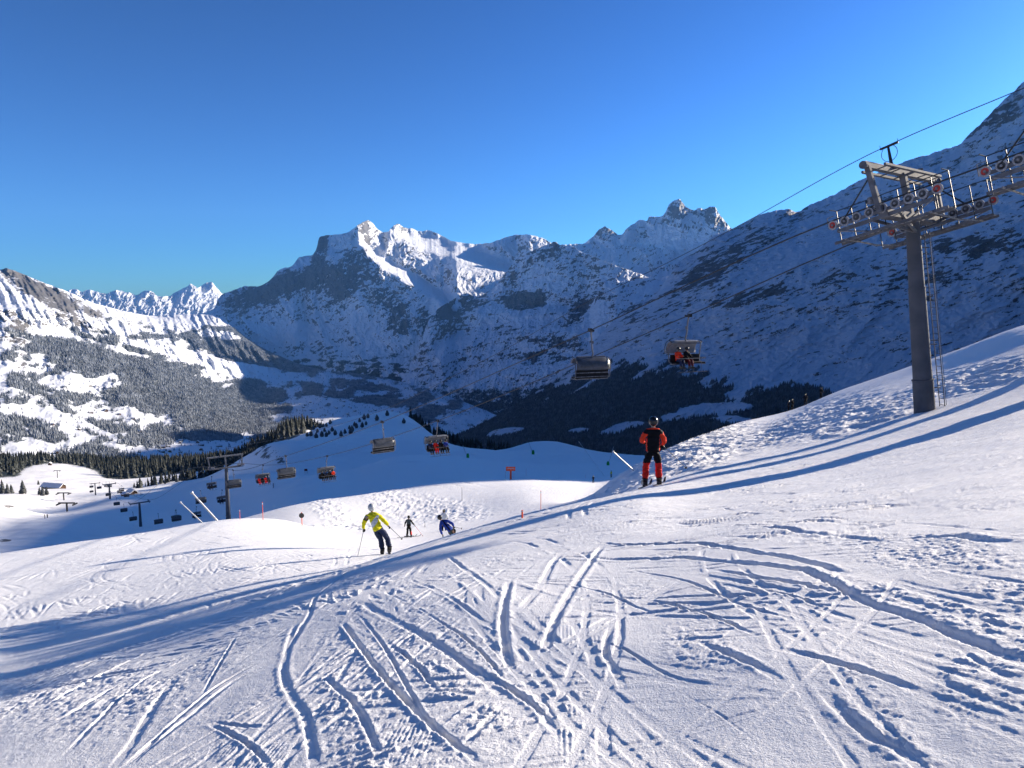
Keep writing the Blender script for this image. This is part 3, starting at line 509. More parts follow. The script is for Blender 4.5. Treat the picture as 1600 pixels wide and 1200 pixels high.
# left valley side with its spur, pass and crest
def rel_v(PXm, PYm, S):
    d = -.03*ridged(PXm/90., PYm/60., 4, 211, .5)*sst(.3, 1, S)-.006*fbm(PXm/14., PYm/9., 4, 212)
    cr = sst(3.5, 5.5, S); d = d-.03*ridged(*[q/s_ for q, s_ in zip(rot(PXm, PYm, 62), (60., 16.))], 5, 213, .6)*cr-.004*ridged(PXm/9., PYm/7., 3, 214)*cr
    d = d-.05*blob(PXm, PYm, 240, 600, 65, 40, 8, .5, .1)-.05*blob(PXm, PYm, 310, 640, 45, 35, 15, .5, .1)-.03*blob(PXm, PYm, 140, 560, 60, 30, 10)
    return d
def rock_v(PXm, PYm, nzv, S, Z_):
    x, y = rot(PXm, PYm, 32); v = -.12+.9*(.88-nzv)+.35*fbm(x/22., y/6., 5, 221, .6)
    v = v-1.2*blob(PXm, PYm, 350, 560, 110, 22, 14)-.9*blob(PXm, PYm, 420, 575, 60, 18, 10)
    for b in [(30,440,44,11,32,.75),(110,470,60,9,22,.6),(60,450,20,16,60,.4),(30,530,20,30,0,.5),(200,500,30,5,20,.4),(80,465,45,10,25,.55),(20,500,30,22,30,.4),(110,490,40,8,25,.5),(60,560,30,20,0,.2),(160,495,30,6,25,.3),(170,562,40,7,8,.3),(35,460,20,5,10,.3)]: v = v+b[5]*blob(PXm, PYm, *b[:5])
    return v
def for_v(PXm, PYm, nzv, S, Z_):
    n = fbm(PXm/26., PYm/11., 5, 231, .58); v = .30+.95*n+.55*fbm(PXm/60.+7, PYm/22., 3, 232)-.5*sst(515, 470, PYm)-.55*sst(60, 200, PYm-pchip([0, 100, 200, 300, 420, 600], [380, 400, 420, 460, 500, 520], PXm))*0
    for b in [(290,528,60,10,12,.22),(400,556,80,14,12,.6),(520,600,80,14,6,.5),(600,625,80,10,-4,.5),(190,555,130,24,14,.75),(100,525,60,24,12,.6),(250,598,75,32,10,.9),(325,640,55,40,15,.9),(120,560,60,18,0,.5),(400,630,70,40,20,.55),(60,600,60,22,0,.35),(150,600,50,20,15,.3),(30,640,60,20,10,.5),(60,690,60,26,10,.6),(170,650,50,14,15,.5),(150,685,60,16,5,.35),(245,665,36,16,0,.7),(30,575,25,10,0,.4),(430,560,60,14,10,.25),(350,520,80,14,8,.5),(400,545,80,16,10,.5),(480,565,90,10,12,.45),(560,600,60,9,8,.4),(640,650,60,12,-5,.5),(500,690,60,14,0,.5),(440,700,40,14,0,.5),(600,625,90,6,6,.3),(520,620,60,8,8,.15),(470,540,70,12,14,.3)]: v = v+b[5]*blob(PXm, PYm, *b[:5], .35, .3)  # woods; the leading patches also darken the basin in place of cast shade
    for b in [(330,556,110,5,15,.7),(310,512,90,9,14,.6),(60,505,80,10,14,.9),(150,530,100,5,14,.7),(320,560,110,5,15,.9),(430,577,60,7,12,.9),(165,580,55,10,-10,.7),(100,580,40,12,0,.5),(60,620,60,8,12,.8),(40,665,40,10,3,.9),(130,640,60,5,25,.6),(215,630,50,7,15,.3),(320,688,90,16,3,.9),(170,700,60,12,0,.5),(250,690,50,10,0,.5),(560,600,80,12,8,.5),(530,640,90,22,5,.55),(300,500,60,8,0,.4),(640,690,70,14,5,.4),(380,650,25,8,0,.0),(60,470,90,22,18,.9)]: v = v-b[5]*blob(PXm, PYm, *b[:5], .35, .3)
    return np.clip(v, 0, 1.2)
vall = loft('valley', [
 [(-700,800,2300),(0,760,2400),(300,760,2600),(700,770,3400),(1000,790,3200)],
 [(-700,740,2700),(0,716,2900),(100,718,3000),(200,717,3100),(300,716,3300),(400,706,3700),(500,698,4000),(600,706,4300),(700,712,4300),(850,725,4000),(1000,740,3800)],
 [(-700,690,3400),(0,655,3500),(100,655,3800),(200,672,3900),(300,682,4200),(400,678,4800),(500,655,5400),(600,660,5500),(700,680,5400),(850,705,4900),(1000,720,4400)],
 [(-700,610,4100),(0,590,4300),(100,600,4600),(200,620,5000),(300,640,5400),(400,648,5900),(500,622,6600),(600,630,6700),(700,650,6300),(850,690,5300),(1000,705,4800)],
 [(-700,550,4700),(0,530,5000),(100,548,5400),(200,562,5900),(300,588,6500),(400,606,7200),(500,598,7800),(600,606,7700),(700,630,6900),(850,680,5600),(1000,700,5000)],
 [(-700,500,5300),(0,482,5600),(60,480,5800),(100,490,6000),(200,514,6600),(300,549,7300),(400,571,8000),(440,578,8300),(465,588,8400),(500,590,8300),(600,598,8100),(700,625,7200),(850,675,5800),(1000,695,5200)],
 [(-700,500,5600),(0,481,5900),(60,482,6200),(100,495,6500),(200,521,7300),(300,556,8000),(400,576,8600),(440,580,8700),(500,584,8700),(600,592,8500),(700,622,7400),(850,674,5900),(1000,694,5300)],
 [(-700,430,6800),(0,440,7000),(60,455,7200),(100,470,7400),(140,482,7600),(200,500,8300),(245,505,9000),(330,512,9500),(400,545,9400),(500,580,9000),(600,590,8800),(700,620,7500),(850,673,6000),(1000,693,5400)],
 [(-700,300,7400),(-200,380,7500),(-60,415,7600),(0,421,7700),(10,419,7700),(17,421,7700),(25,424,7700),(40,430,7750),(60,438,7800),(80,446,7800),(100,453,7900),(140,471,8200),(170,480,8600),(200,487,9200),(245,494,10200),(290,491,10600),(330,492,10700),(400,540,10000),(500,579,9300),(600,589,9000),(700,619,7600),(850,672,6100),(1000,692,5500)]],
 -700, 1000, 1000, [16, 60, 70, 60, 60, 40, 60, 80], 'wooded valley floor and the snowy mountainside on its left', M_val, rel_v, rock_v, for_v, jag=1.2, back=.5)
def rel_f(PXm, PYm, S): return -.016*ridged(PXm/14.+PYm/30., PYm/16., 5, 241, .62)*sst(0, .4, S)
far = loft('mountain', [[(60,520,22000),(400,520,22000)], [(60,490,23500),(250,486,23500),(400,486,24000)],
 [(60,470,24500),(100,456,25000),(108,453,25000),(118,452,25000),(128,456,25000),(140,453,25000),(150,455,25000),(158,458,25000),(167,459,25000),(176,455,25000),(185,453,25000),(195,456,25000),(205,458,25000),(213,461,25000),(222,456,25000),(230,454,25000),(238,456,25000),(246,462,25000),(255,463,25000),(266,462,25500),(275,456,26000),(283,452,26000),(292,448,26000),(299,443,26000),(304,447,26000),(309,450,26000),(316,446,27000),(325,441,27000),(331,441,27000),(336,447,27000),(341,452,27000),(346,458,27000),(352,460,27000),(400,470,27000)]],
 60, 400, 420, [40, 90], 'small bright row of far snowy peaks beyond the pass', M_far, rel_f, rock_gen(.15, .5, 251, 0, 9, 4, [(270,465,20,8,0,.2)], []), None, jag=1.5)
# the country behind and beside the camera: closes the horizon all round
aa = np.radians(np.concatenate([np.linspace(53, 307, 200)])); rr = np.concatenate([np.linspace(1500, 9000, 60), np.geomspace(9400, 60000, 24)])
RR, AA = np.meshgrid(rr, aa, indexing='ij'); bx, by = RR*np.sin(AA), RR*np.cos(AA)
ad = np.degrees(AA); lift = sst(85, 120, ad)*(1-sst(290, 306, ad)*.6)
hz_ = -1150+1500*sst(2500, 6500, RR)*(.35+lift)*(.55+.7*ridged(bx/5200., by/5200., 6, 401, .55))+600*sst(7000, 9500, RR)*lift+250*fbm(bx/2500., by/2500., 5, 402)
hz_ = np.minimum(hz_, RR*.2); Pb = np.stack([bx, by, hz_], -1)
tag(grid_mesh('terrain', Pb, {'rock': .1+.3*fbm(bx/900., by/900., 4, 403), 'forest': .75+.5*fbm(bx/700., by/700., 4, 404)}, M_val), 'mountain country around and behind the slope', 'terrain', kind='structure')
gb = np.linspace(-70000, 70000, 40); gx, gy = np.meshgrid(gb, gb, indexing='ij'); zg = np.full(gx.shape, -1900.)
tag(grid_mesh('ground', np.stack([gx, gy, zg], -1), {'rock': gx*0, 'forest': gx*0+.8}, M_val), 'low ground reaching the horizon', 'ground', kind='structure')
# ------------------------------------------------------------------ woods (masses of far trees) and single trees
def tree_mat(name, dark, frost, lo, hi, scale=.12):
    m = bpy.data.materials.new(name); m.use_nodes = True; t = m.node_tree; b = t.nodes['Principled BSDF']; b.inputs['Roughness'].default_value = .85; L = t.links.new
    g = N(t, 'ShaderNodeNewGeometry'); s = N(t, 'ShaderNodeSeparateXYZ'); L(g.outputs['Normal'], s.inputs[0])
    nz_ = N(t, 'ShaderNodeTexNoise'); nz_.inputs['Scale'].default_value = scale; nz_.inputs['Detail'].default_value = 6; L(g.outputs['Position'], nz_.inputs['Vector'])
    a = N(t, 'ShaderNodeMath', operation='MULTIPLY_ADD'); L(nz_.outputs['Fac'], a.inputs[0]); a.inputs[1].default_value = 1.6; L(s.outputs['Z'], a.inputs[2])
    r = N(t, 'ShaderNodeMapRange'); r.inputs[1].default_value = lo; r.inputs[2].default_value = hi; L(a.outputs[0], r.inputs[0])
    x = N(t, 'ShaderNodeMix', data_type='RGBA'); L(r.outputs[0], x.inputs['Factor']); x.inputs['A'].default_value = (*dark, 1); x.inputs['B'].default_value = (*frost, 1)
    L(x.outputs['Result'], b.inputs['Base Color']); return m
MT_near = tree_mat('dark_needles', (.013, .018, .013), (.16, .17, .17), 1.15, 1.75, .3)
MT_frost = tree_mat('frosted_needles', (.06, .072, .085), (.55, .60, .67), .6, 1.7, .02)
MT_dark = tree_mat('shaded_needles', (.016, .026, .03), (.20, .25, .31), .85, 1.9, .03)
M_bark = mat('bark', (.09, .065, .045), .9, bump=.4, bscale=20)
rg = np.random.default_rng(7)
def cones(P, Hh, sides, tiers, wid=.24):
    """many small conifers in one mesh: tiered cones with ragged skirts"""
    n = len(P); Vs = []; Fs = []; off = 0; az_ = rg.uniform(0, 6.28, n); wr = wid*rg.uniform(.75, 1.25, n)
    lean = rg.normal(0, .03, (n, 2))
    for k in range(tiers):
        z0 = .04+.86*k/tiers*.9; z1 = min(1., z0+1.35/tiers) if tiers > 1 else 1.; r0 = wr*(1-.82*k/tiers)
        a = az_[:, None]+k*.9+np.arange(sides)[None]*2*np.pi/sides; rad = (r0[:, None]*rg.uniform(.65, 1.2, (n, sides)))*Hh[:, None]
        zz = P[:, 2:3]+Hh[:, None]*(z0+rg.uniform(-.05, .04, (n, sides)))
        ring = np.stack([P[:, 0:1]+rad*np.cos(a)+lean[:, :1]*Hh[:, None]*z0, P[:, 1:2]+rad*np.sin(a)+lean[:, 1:]*Hh[:, None]*z0, zz], -1)
        top = np.stack([P[:, 0]+lean[:, 0]*Hh*z1, P[:, 1]+lean[:, 1]*Hh*z1, P[:, 2]+Hh*z1], -1)[:, None]
        v = np.concatenate([ring, top], 1).reshape(-1, 3); b = off+np.arange(n)[:, None]*(sides+1); i = np.arange(sides)[None]
        f = np.stack([b+i, b+(i+1) % sides, np.broadcast_to(b+sides, (n, sides))], -1).reshape(-1, 3)
        Vs.append(v); Fs.append(f); off += len(v)
    return np.concatenate(Vs), np.concatenate(Fs)
def scatter(P, wgt, n):
    a = P[1:, :-1]-P[:-1, :-1]; b = P[:-1, 1:]-P[:-1, :-1]; ar = np.linalg.norm(np.cross(a, b), axis=-1)
    w = ar*wgt[:-1, :-1]; w = w.ravel(); cs = np.cumsum(w); k = np.searchsorted(cs, rg.uniform(0, cs[-1], n)); k = np.clip(k, 0, len(w)-1)
    r, c = np.divmod(k, P.shape[1]-1); u = rg.uniform(0, 1, (n, 1)); v = rg.uniform(0, 1, (n, 1)); p = P[r, c]
    return p+(P[r+1, c]-p)*u+(P[r, c+1]-p)*v
def wood(name, P, Hh, sides, tiers, m, label, wid=.24):
    V, F = cones(P, Hh, sides, tiers, wid); return tag(tri_mesh(name, V, F, m), label, 'wood', kind='stuff')
inpic = lambda L: (np.abs(L['px']-800) < 900) & (L['py'] < 900)
w_ = sst(.45, .7, vall['f'])*inpic(vall)*(vall['py'] > 440)
p = scatter(vall['P'], w_*sst(12000, 9500, np.hypot(vall['P'][..., 0], vall['P'][..., 1])), 135000); wood('forest', p, rg.uniform(11, 21, len(p)), 4, 1, MT_frost, 'frosted conifer woods on the sunlit left side of the valley', .22)
p = scatter(vall['P'], (inpic(vall) & (vall['py'] > 575) & (vall['f'] < .45))*1., 2600); wood('scattered_trees', p, rg.uniform(8, 18, len(p)), 4, 1, MT_frost, 'loose rows of small trees between the meadows of the valley', .3)
w_ = sst(.45, .7, eig['f'])*inpic(eig)
p = scatter(eig['P'], w_, 85000); wood('forest', p, rg.uniform(12, 25, len(p)), 4, 1, MT_dark, 'dark shaded conifer forest at the foot of the great mountain wall', .22)
w_ = sst(.45, .7, mett['f'])*inpic(mett)
p = scatter(mett['P'], w_, 15000); wood('forest', p, rg.uniform(14, 26, len(p)), 4, 1, MT_dark, 'blue shaded woods on the lower flank of the buttress mountain', .24)
# near woods below the bowl
px_, py_ = PX, PY
band = (forestv > .5)*(LR > 640)*(np.abs(A)[None] < R(42))*(1-mead)
lo = pchip([0, 30, 60, 75, 110, 150, 200, 260, 300, 350, 380], [776, 772, 755, 730, 772, 778, 768, 752, 745, 738, 728], px_)
band = band*(py_ < lo+3)
wgt_ = band*(1+1.5*(LR > 1000))*(px_ < 600)
p = scatter(P3, wgt_, 4200); wood('forest', p, rg.uniform(12, 24, len(p)), 6, 4, MT_near, 'dark green conifer wood below the shaded bowl', .2)
rp_ = []
for (x0, y0, x1, y1, r0, r1, k) in [(636,652,745,706,566,600,170), (745,706,800,709,600,640,30), (395,703,500,672,1000,1090,90), (255,752,378,724,640,760,110), (196,764,262,750,600,660,26)]:
    for i in range(k):
        f_ = rg.random(); q = at(x0+(x1-x0)*f_, y0+(y1-y0)*f_, r0+(r1-r0)*f_); q.y += rg.uniform(0, 60); q.x *= 1+rg.normal(0, .004); q.z = ground(q.x, q.y)-.3; rp_.append(q[:])
p = np.array(rp_); wood('forest', p, rg.uniform(6, 13, len(p)), 6, 4, MT_near, 'dark conifers lined along the ridges behind the white knoll', .22)
def pine(px, py, h, label, group, round_=False, m=None):
    q = hit(px, py); q.z = ground(q.x, q.y)-.1
    t = tag(empty('pine_tree', q), label, 'tree', group)
    nl = 150; Vs, Fs = [], []; o = 0; rr = np.random.default_rng(int(px*7+py))
    for i in range(nl):                                   # drooping sprays of needles all round the stem
        f_ = (i+.5)/nl; z = h*(.10+.88*f_); reach = h*((.34*math.sin(math.pi*min(1, .22+.75*f_))) if round_ else .27*(1-f_)**.8+.02)*rr.uniform(.6, 1.2); a = i*2.4+rr.uniform(-.4, .4)
        c, s_ = math.cos(a), math.sin(a); w0 = reach*.42; dz = -reach*.3
        v = np.array([[c*reach*.1, s_*reach*.1, z+.06*h], [c*reach*.55-s_*w0, s_*reach*.55+c*w0, z+dz*.3], [c*reach, s_*reach, z+dz], [c*reach*.55+s_*w0, s_*reach*.55-c*w0, z+dz*.3], [c*reach*.5, s_*reach*.5, z+dz-.04*h]])
        Vs.append(v); Fs.append(np.array([[0, 1, 4], [1, 2, 4], [2, 3, 4], [3, 0, 4], [0, 2, 1], [0, 3, 2]])+o); o += 5
    tri_mesh('crown', np.concatenate(Vs), np.concatenate(Fs), m or MT_near, t)
    k = 6; a = np.arange(k)*2*np.pi/k; V = []
    for z, r_ in ((-.5, .035*h), (h*.5, .022*h), (h*.97, .004*h)): V += [[r_*math.cos(q_), r_*math.sin(q_), z] for q_ in a]
    F = [[j*k+i, j*k+(i+1) % k, (j+1)*k+i] for j in range(2) for i in range(k)]+[[j*k+(i+1) % k, (j+1)*k+(i+1) % k, (j+1)*k+i] for j in range(2) for i in range(k)]
    tri_mesh('trunk', np.array(V), np.array(F), M_bark, t)
    return t
KN = [(490,670),(496,675),(500,667),(505,666),(510,665),(494,681),(503,679),(510,681),(514,675),(519,671),(516,661),(524,678),(533,679),(539,675),(546,667),(550,671),(554,662),(557,665),(562,656),(566,664),(569,653),(572,660),(589,655),(605,647),(631,659),(480,681),(486,680),(548,676),(507,673),(575,650)]
for i, (x, y) in enumerate(KN):
    solo = {22: 'lone round dark pine just right of the tree clump on the white knoll', 23: 'lone small pine standing at the very top of the white knoll', 24: 'lone dark pine on the right shoulder of the white knoll'}.get(i)
    g = None if solo else ('dark pines clumped on the left flank of the white knoll' if x < 530 else 'dark pines rising to the top of the white knoll')
    pine(x, y+2, random.Random(i).uniform(2.8, 4.6), solo or ('small rounded dark pine clumped on the left flank of the white knoll' if x < 530 else 'small rounded dark pine in the string climbing the white knoll'), g, True)
pine(36, 771, 9, 'tall lone conifer on the sunlit snow left of the lodge', None)
for x, y, h_, w_ in ((62,773,5,'left'),(67,774,6,'middle, tallest'),(73,773,5.5,'right')): pine(x, y, h_, w_+' conifer of the tight clump in front of the lodge', 'clump of conifers in front of the lodge')
pine(60, 757, 5, 'small conifer at the edge of the meadow above the lodge', None)
for x, y, h_, w_ in ((4,771,9,'tallest, leftmost'),(12,772,7,'middle'),(18,771,6,'smallest')): pine(x, y, h_, w_+' of three conifers at the lower left edge of the wood', 'conifers at the lower left wood edge')
for x, y, h_, w_ in ((210,762,5,'leftmost'),(222,759,4.5,'second from left'),(238,757,6,'tallest'),(252,754,5,'third from right'),(258,757,4,'second from right'),(272,751,5,'rightmost')): pine(x, y, h_, w_+' of the small conifers on shaded snow below the main wood', 'small conifers below the main wood')
# ------------------------------------------------------------------ mesh builder for the made things
class MB:
    def __init__(s): s.v = []; s.f = []; s.m = []
    def add(s, V, F, m=0):
        o = len(s.v); s.v += [tuple(v) for v in V]; s.f += [tuple(i+o for i in f) for f in F]; s.m += [m]*len(F)
    def box(s, c, h, M=None, m=0, bev=0):
        c = Vector(c); M = M or Matrix.Identity(3); V = []
        for z in (-1, 1):
            for y in (-1, 1):
                for x in (-1, 1): V.append(c+M @ Vector((x*h[0], y*h[1], z*h[2])))
        s.add(V, [(0, 2, 3, 1), (4, 5, 7, 6), (0, 1, 5, 4), (2, 6, 7, 3), (0, 4, 6, 2), (1, 3, 7, 5)], m)
    def bar(s, a, b, w, h, m=0, up=(0, 0, 1)):
        a, b = Vector(a), Vector(b); d = (b-a); l = d.length; d.normalize(); x = d.cross(Vector(up)).normalized(); u = x.cross(d)
        s.box((a+b)/2, (w/2, l/2, h/2), Matrix((x, d, u)).transposed(), m)
    def tube(s, P, r, n=8, m=0, caps=True):
        P = [Vector(p) for p in P]; rs = r if isinstance(r, (list, tuple)) else [r]*len(P); V = []; F = []
        d0 = (P[1]-P[0]).normalized(); x = d0.orthogonal().normalized()
        for i, p in enumerate(P):
            d = (P[min(i+1, len(P)-1)]-P[max(i-1, 0)]).normalized(); x = (x-d*x.dot(d)).normalized(); y = d.cross(x)
            V += [p+(x*math.cos(2*math.pi*k/n)+y*math.sin(2*math.pi*k/n))*rs[i] for k in range(n)]
        for i in range(len(P)-1): F += [(i*n+k, i*n+(k+1) % n, (i+1)*n+(k+1) % n, (i+1)*n+k) for k in range(n)]
        if caps: F += [tuple(range(n))[::-1], tuple(range((len(P)-1)*n, len(P)*n))]
        s.add(V, F, m)
    def disc(s, c, axis, r, w, n=20, m=0, ri=0):
        """wheel: short cylinder, or a ring when ri is given"""
        c = Vector(c); a = Vector(axis).normalized(); x = a.orthogonal().normalized(); y = a.cross(x); V = []; F = []
        prof = [(r, -w/2), (r, w/2)] if not ri else [(ri, -w/2), (r*.96, -w/2), (r, -w/4), (r, w/4), (r*.96, w/2), (ri, w/2)]
        for k in range(n):
            q = x*math.cos(2*math.pi*k/n)+y*math.sin(2*math.pi*k/n); V += [c+q*pr+a*pz for pr, pz in prof]
        L = len(prof)
        for k in range(n):
            k2 = (k+1) % n
            for j in range(L-1 if not ri else L): F.append((k*L+j, k2*L+j, k2*L+(j+1) % L, k*L+(j+1) % L))
        if not ri: F += [tuple(k*L for k in range(n))[::-1], tuple(k*L+1 for k in range(n))]
        s.add(V, F, m)
    def ball(s, c, r, n=12, m=0, sc=(1, 1, 1)):
        V = []; F = []; c = Vector(c)
        for i in range(n//2+1):
            th = math.pi*i/(n//2)
            for k in range(n): V.append(c+Vector((r*sc[0]*math.sin(th)*math.cos(2*math.pi*k/n), r*sc[1]*math.sin(th)*math.sin(2*math.pi*k/n), r*sc[2]*math.cos(th))))
        for i in range(n//2): F += [(i*n+k, (i+1)*n+k, (i+1)*n+(k+1) % n, i*n+(k+1) % n) for k in range(n)]
        s.add(V, F, m)
    def build(s, name, mats, parent=None, smooth=False, bev=0):
        me = bpy.data.meshes.new(name); me.from_pydata(s.v, [], s.f)
        for q in (mats if isinstance(mats, list) else [mats]): me.materials.append(q)
        me.polygons.foreach_set('material_index', s.m); me.polygons.foreach_set('use_smooth', [smooth]*len(s.f)); me.update()
        o = bpy.data.objects.new(name, me); C.objects.link(o); o.parent = parent
        if smooth and hasattr(me, 'set_sharp_from_angle'): me.set_sharp_from_angle(angle=R(40))
        if bev: b = o.modifiers.new('b', 'BEVEL'); b.width = bev; b.segments = 2; b.limit_method = 'ANGLE'
        return o
def copy_tree(o, parent=None, loc=None, rot=None):
    kids = list(o.children); c = o.copy(); C.objects.link(c); c.parent = parent
    if loc is not None: c.location = loc
    if rot is not None: c.rotation_euler = rot
    for k in kids: copy_tree(k, c)
    return c

M_galv = mat('galvanised_steel', (.17, .175, .19), .75, .1, .2, 3, bump=.15)
M_pole = mat('grey_painted_steel', (.075, .082, .095), .7, .1, .12, 1.2, (.11, .115, .13), .08, 5)
M_frost = mat('frosted_steel', (.30, .30, .31), .85, 0, .35, 9, (.12, .12, .12), .4, 40)
M_dark = mat('dark_steel', (.035, .036, .04), .5, .4, .2, 5)
M_tyre = mat('rimed_rubber_tyre', (.42, .42, .43), .8, 0, .2, 30, (.2, .2, .21), .2, 60)
M_hub = mat('wheel_hub', (.10, .10, .10), .6, .3, .2, 12)
M_red = mat('red_wheel', (.55, .045, .03), .55, 0, .15, 20)
M_rope = mat('steel_rope', (.05, .05, .052), .5, .6, .2, 30)
M_glass = mat('smoked_bubble', (.07, .08, .10), .4, 0, .15, 4, (.04, .045, .05))
M_glassl = mat('pale_frosted_bubble', (.22, .23, .25), .45, 0, .15, 6, (.13, .14, .15))
M_seat = mat('black_upholstery', (.02, .02, .022), .7, 0, .3, 15)
M_snowc = mat('snow_crust', (.80, .81, .84), .8, 0, .06, 12, bump=.3, bscale=25)

# lift line in plan
TW1, TW2 = Vector((18.2, 33.0)), Vector((-53.1, 133.0)); DV = (TW2-TW1).normalized(); CV = Vector((-DV.y, DV.x))*-1
if CV.x < 0: CV = -CV
GA = 2.7
def on_rope(px, py, side, seg=(TW1, TW2)):
    """the point of the rope plane (side -1 left, +1 right) seen at the photo position"""
    dv = (seg[1]-seg[0]).normalized(); cv = Vector((-dv.y, dv.x)); cv = -cv if cv.x < 0 else cv
    a = seg[0]+cv*GA*side; x, y, z = [float(q) for q in ray(px, py)]
    s_ = (a.x*y-a.y*x)/(dv.y*x-dv.x*y); q = a+dv*s_; return Vector((q.x, q.y, z*q.y/y))

def tower(base, topz, dvec, slope, lean, label, group, detail=2, nw=9, gantry=True, scale=1, ladder=True):
    """chairlift tower: base point, height of the rope, rope direction in plan and its downward slope"""
    t = tag(empty('lift_tower', base), label, 'lift tower', group)
    d = Vector((dvec.x, dvec.y, 0)); c = Vector((-d.y, d.x, 0)); c = -c if c.x < 0 else c
    e1 = (d*math.cos(slope)-Vector((0, 0, math.sin(slope)))).normalized(); e3 = c.cross(e1); e3 = -e3 if e3.z < 0 else e3
    Hh = topz-base.z; top = (d*lean if not isinstance(lean, Vector) else Vector((lean.x-base.x, lean.y-base.y, 0)))+Vector((0, 0, Hh)); up = (top-Vector((0, 0, 0))).normalized()
    O = top
    def L(a, k, h): return O+e1*a+c*k+e3*h
    mb = MB(); b0 = Vector((0, 0, -1.5))-up*0; pts = [b0]+[up*Hh*f_ for f_ in (0, .16, .161, .62, .621, .955)]
    mb.tube(pts, [.52*scale, .52*scale, .5*scale, .47*scale, .40*scale, .38*scale, .33*scale], 22, 0)
    mb.disc(up*Hh*.16, up, .535*scale, .05, 22); mb.disc(up*Hh*.62, up, .43*scale, .05, 22); mb.disc(up*Hh*.955, up, .4*scale, .06, 22)
    pole = mb.build('pole', M_pole, t, True)
    if detail == 2:
        for i in range(14):
            mb = MB(); f_ = .25+.05*i; q = up*Hh*f_-Vector((0, .0, 0)); side = (c*.75-d*.66).normalized(); mb.box(q+side*(.5-.16*f_)*scale*.98, (.02, .02, .02)); mb.build('bolt', M_frost, pole)
        lm = MB(); off = (c*.82-d*.57).normalized(); o2 = (d*.82+c*.57).normalized()
        for sgn in (-1, 1): lm.tube([up*(.15)+off*.85+o2*.2*sgn, up*Hh*.9+off*.62+o2*.2*sgn], .022, 6)
        n = int(Hh*.88/.3)
        for i in range(n):
            f_ = (i+.5)/n; q = up*(.15+(Hh*.9-.15)*f_)+off*(.85-.23*f_); lm.tube([q-o2*.2, q+o2*.2], .014, 5)
        for f_ in (.12, .34, .36, .58, .82): q = up*Hh*f_; lm.bar(q+off*.35, q+off*(.85-.23*f_), .05, .05)
        lm.tube([up*.15+off*1.05, up*Hh*.9+off*.82], .012, 5)
        lm.build('ladder', M_galv, t)
    # crossarm at sheave level
    mb = MB(); mb.bar(L(0, -GA, -.45), L(0, GA, -.45), .42, .34, up=e3)
    if detail == 2:
        mb.bar(L(-.6, -GA*.95, -.5), L(0, 0, -1.1), .12, .12); mb.bar(L(.6, -GA*.95, -.5), L(0, 0, -1.1), .12, .12); mb.bar(L(-.6, GA*.95, -.5), L(0, 0, -1.1), .12, .12); mb.bar(L(.6, GA*.95, -.5), L(0, 0, -1.1), .12, .12)
    mb.build('crossarm', M_galv, t, bev=.02 if detail == 2 else 0)
    sp = .57; half = sp*(nw-1)/2
    for sd_ in (-1, 1):
        k = GA*sd_; tr = MB()
        tr.bar(L(-half, k+.0, -.30), L(half, k, -.30), .07, .14, up=e3); tr.bar(L(-half*.95, k-.12*sd_, -.52), L(half*.95, k-.12*sd_, -.52), .10, .16, up=e3)
        for i in range(nw-1):
            if i % 2 == 0: tr.bar(L(-half+i*sp, k+.09, -.2), L(-half+(i+1)*sp, k+.09, -.2), .03, .10, up=e3)
        tb = tr.build('sheave_beam', M_galv, t)
        for i in range(nw):
            a = -half+i*sp; w = MB(); w.disc(L(a, k, -.2), c, .215, .10, 24, 0, .145); w.disc(L(a, k, -.2), c, .15, .07, 20, 1)
            w.disc(L(a, k-.05, -.2), c, .05, .08, 10, 2); w.disc(L(a, k+.05, -.2), c, .05, .08, 10, 2)
            if detail == 2 or i % 2 == 0: w.build('sheave_wheel', [M_tyre, M_red if i in (0, nw-1) else M_hub, M_frost], t, True)
        if detail == 2:
            wk = MB(); ki = k-.55*sd_
            for i in range(15): a = -half*1.02+i*half*2.04/14; wk.box(L(a, ki, -.95+.0*i), (.09, .3, .02), Matrix((d, c, Vector((0, 0, 1)))).transposed(), 1)
            for q in (-.3, .3): wk.bar(L(-half*1.08, ki+q, -1.0), L(half*1.08, ki+q, -1.0), .05, .12, up=e3)
            wk.build('catwalk', [M_galv, M_frost], t)
            rl = MB()
            for h_ in (-.1, .6): rl.tube([L(-half*1.08, ki-.3*sd_, h_), L(half*1.08, ki-.3*sd_, h_)], .022, 6)
            for i in range(8): a = -half*1.08+i*half*2.16/7; rl.tube([L(a, ki-.3*sd_, -1), L(a, ki-.3*sd_, .6)], .022, 6)
            rl.tube([L(-half*1.08, ki-.3*sd_, .6), L(-half*1.08, ki+.3*sd_, .6)], .022, 6); rl.tube([L(half*1.08, ki-.3*sd_, .6), L(half*1.08, ki+.3*sd_, .6)], .022, 6)
            rl.build('railing', M_dark, t)
            br = MB(); br.tube([L(half*.9, k, -.55), L(half*.25, ki, -1.0)], .03, 6); br.tube([L(-half*.9, k, -.55), L(-half*.25, ki, -1.0)], .03, 6)
            br.bar(L(half*1.12, k+.1, -.28), L(half*1.12, k+.1, .22), .03, .03); br.bar(L(half*1.12, k+.1, .22), L(half*.98, k+.1, .22), .03, .03)
            br.bar(L(half*.8, -.2*sd_, -1.15), L(half*.8, k, -1.0), .06, .06); br.bar(L(-half*.8, -.2*sd_, -1.15), L(-half*.8, k, -1.0), .06, .06)
            br.build('brace', M_frost, t)
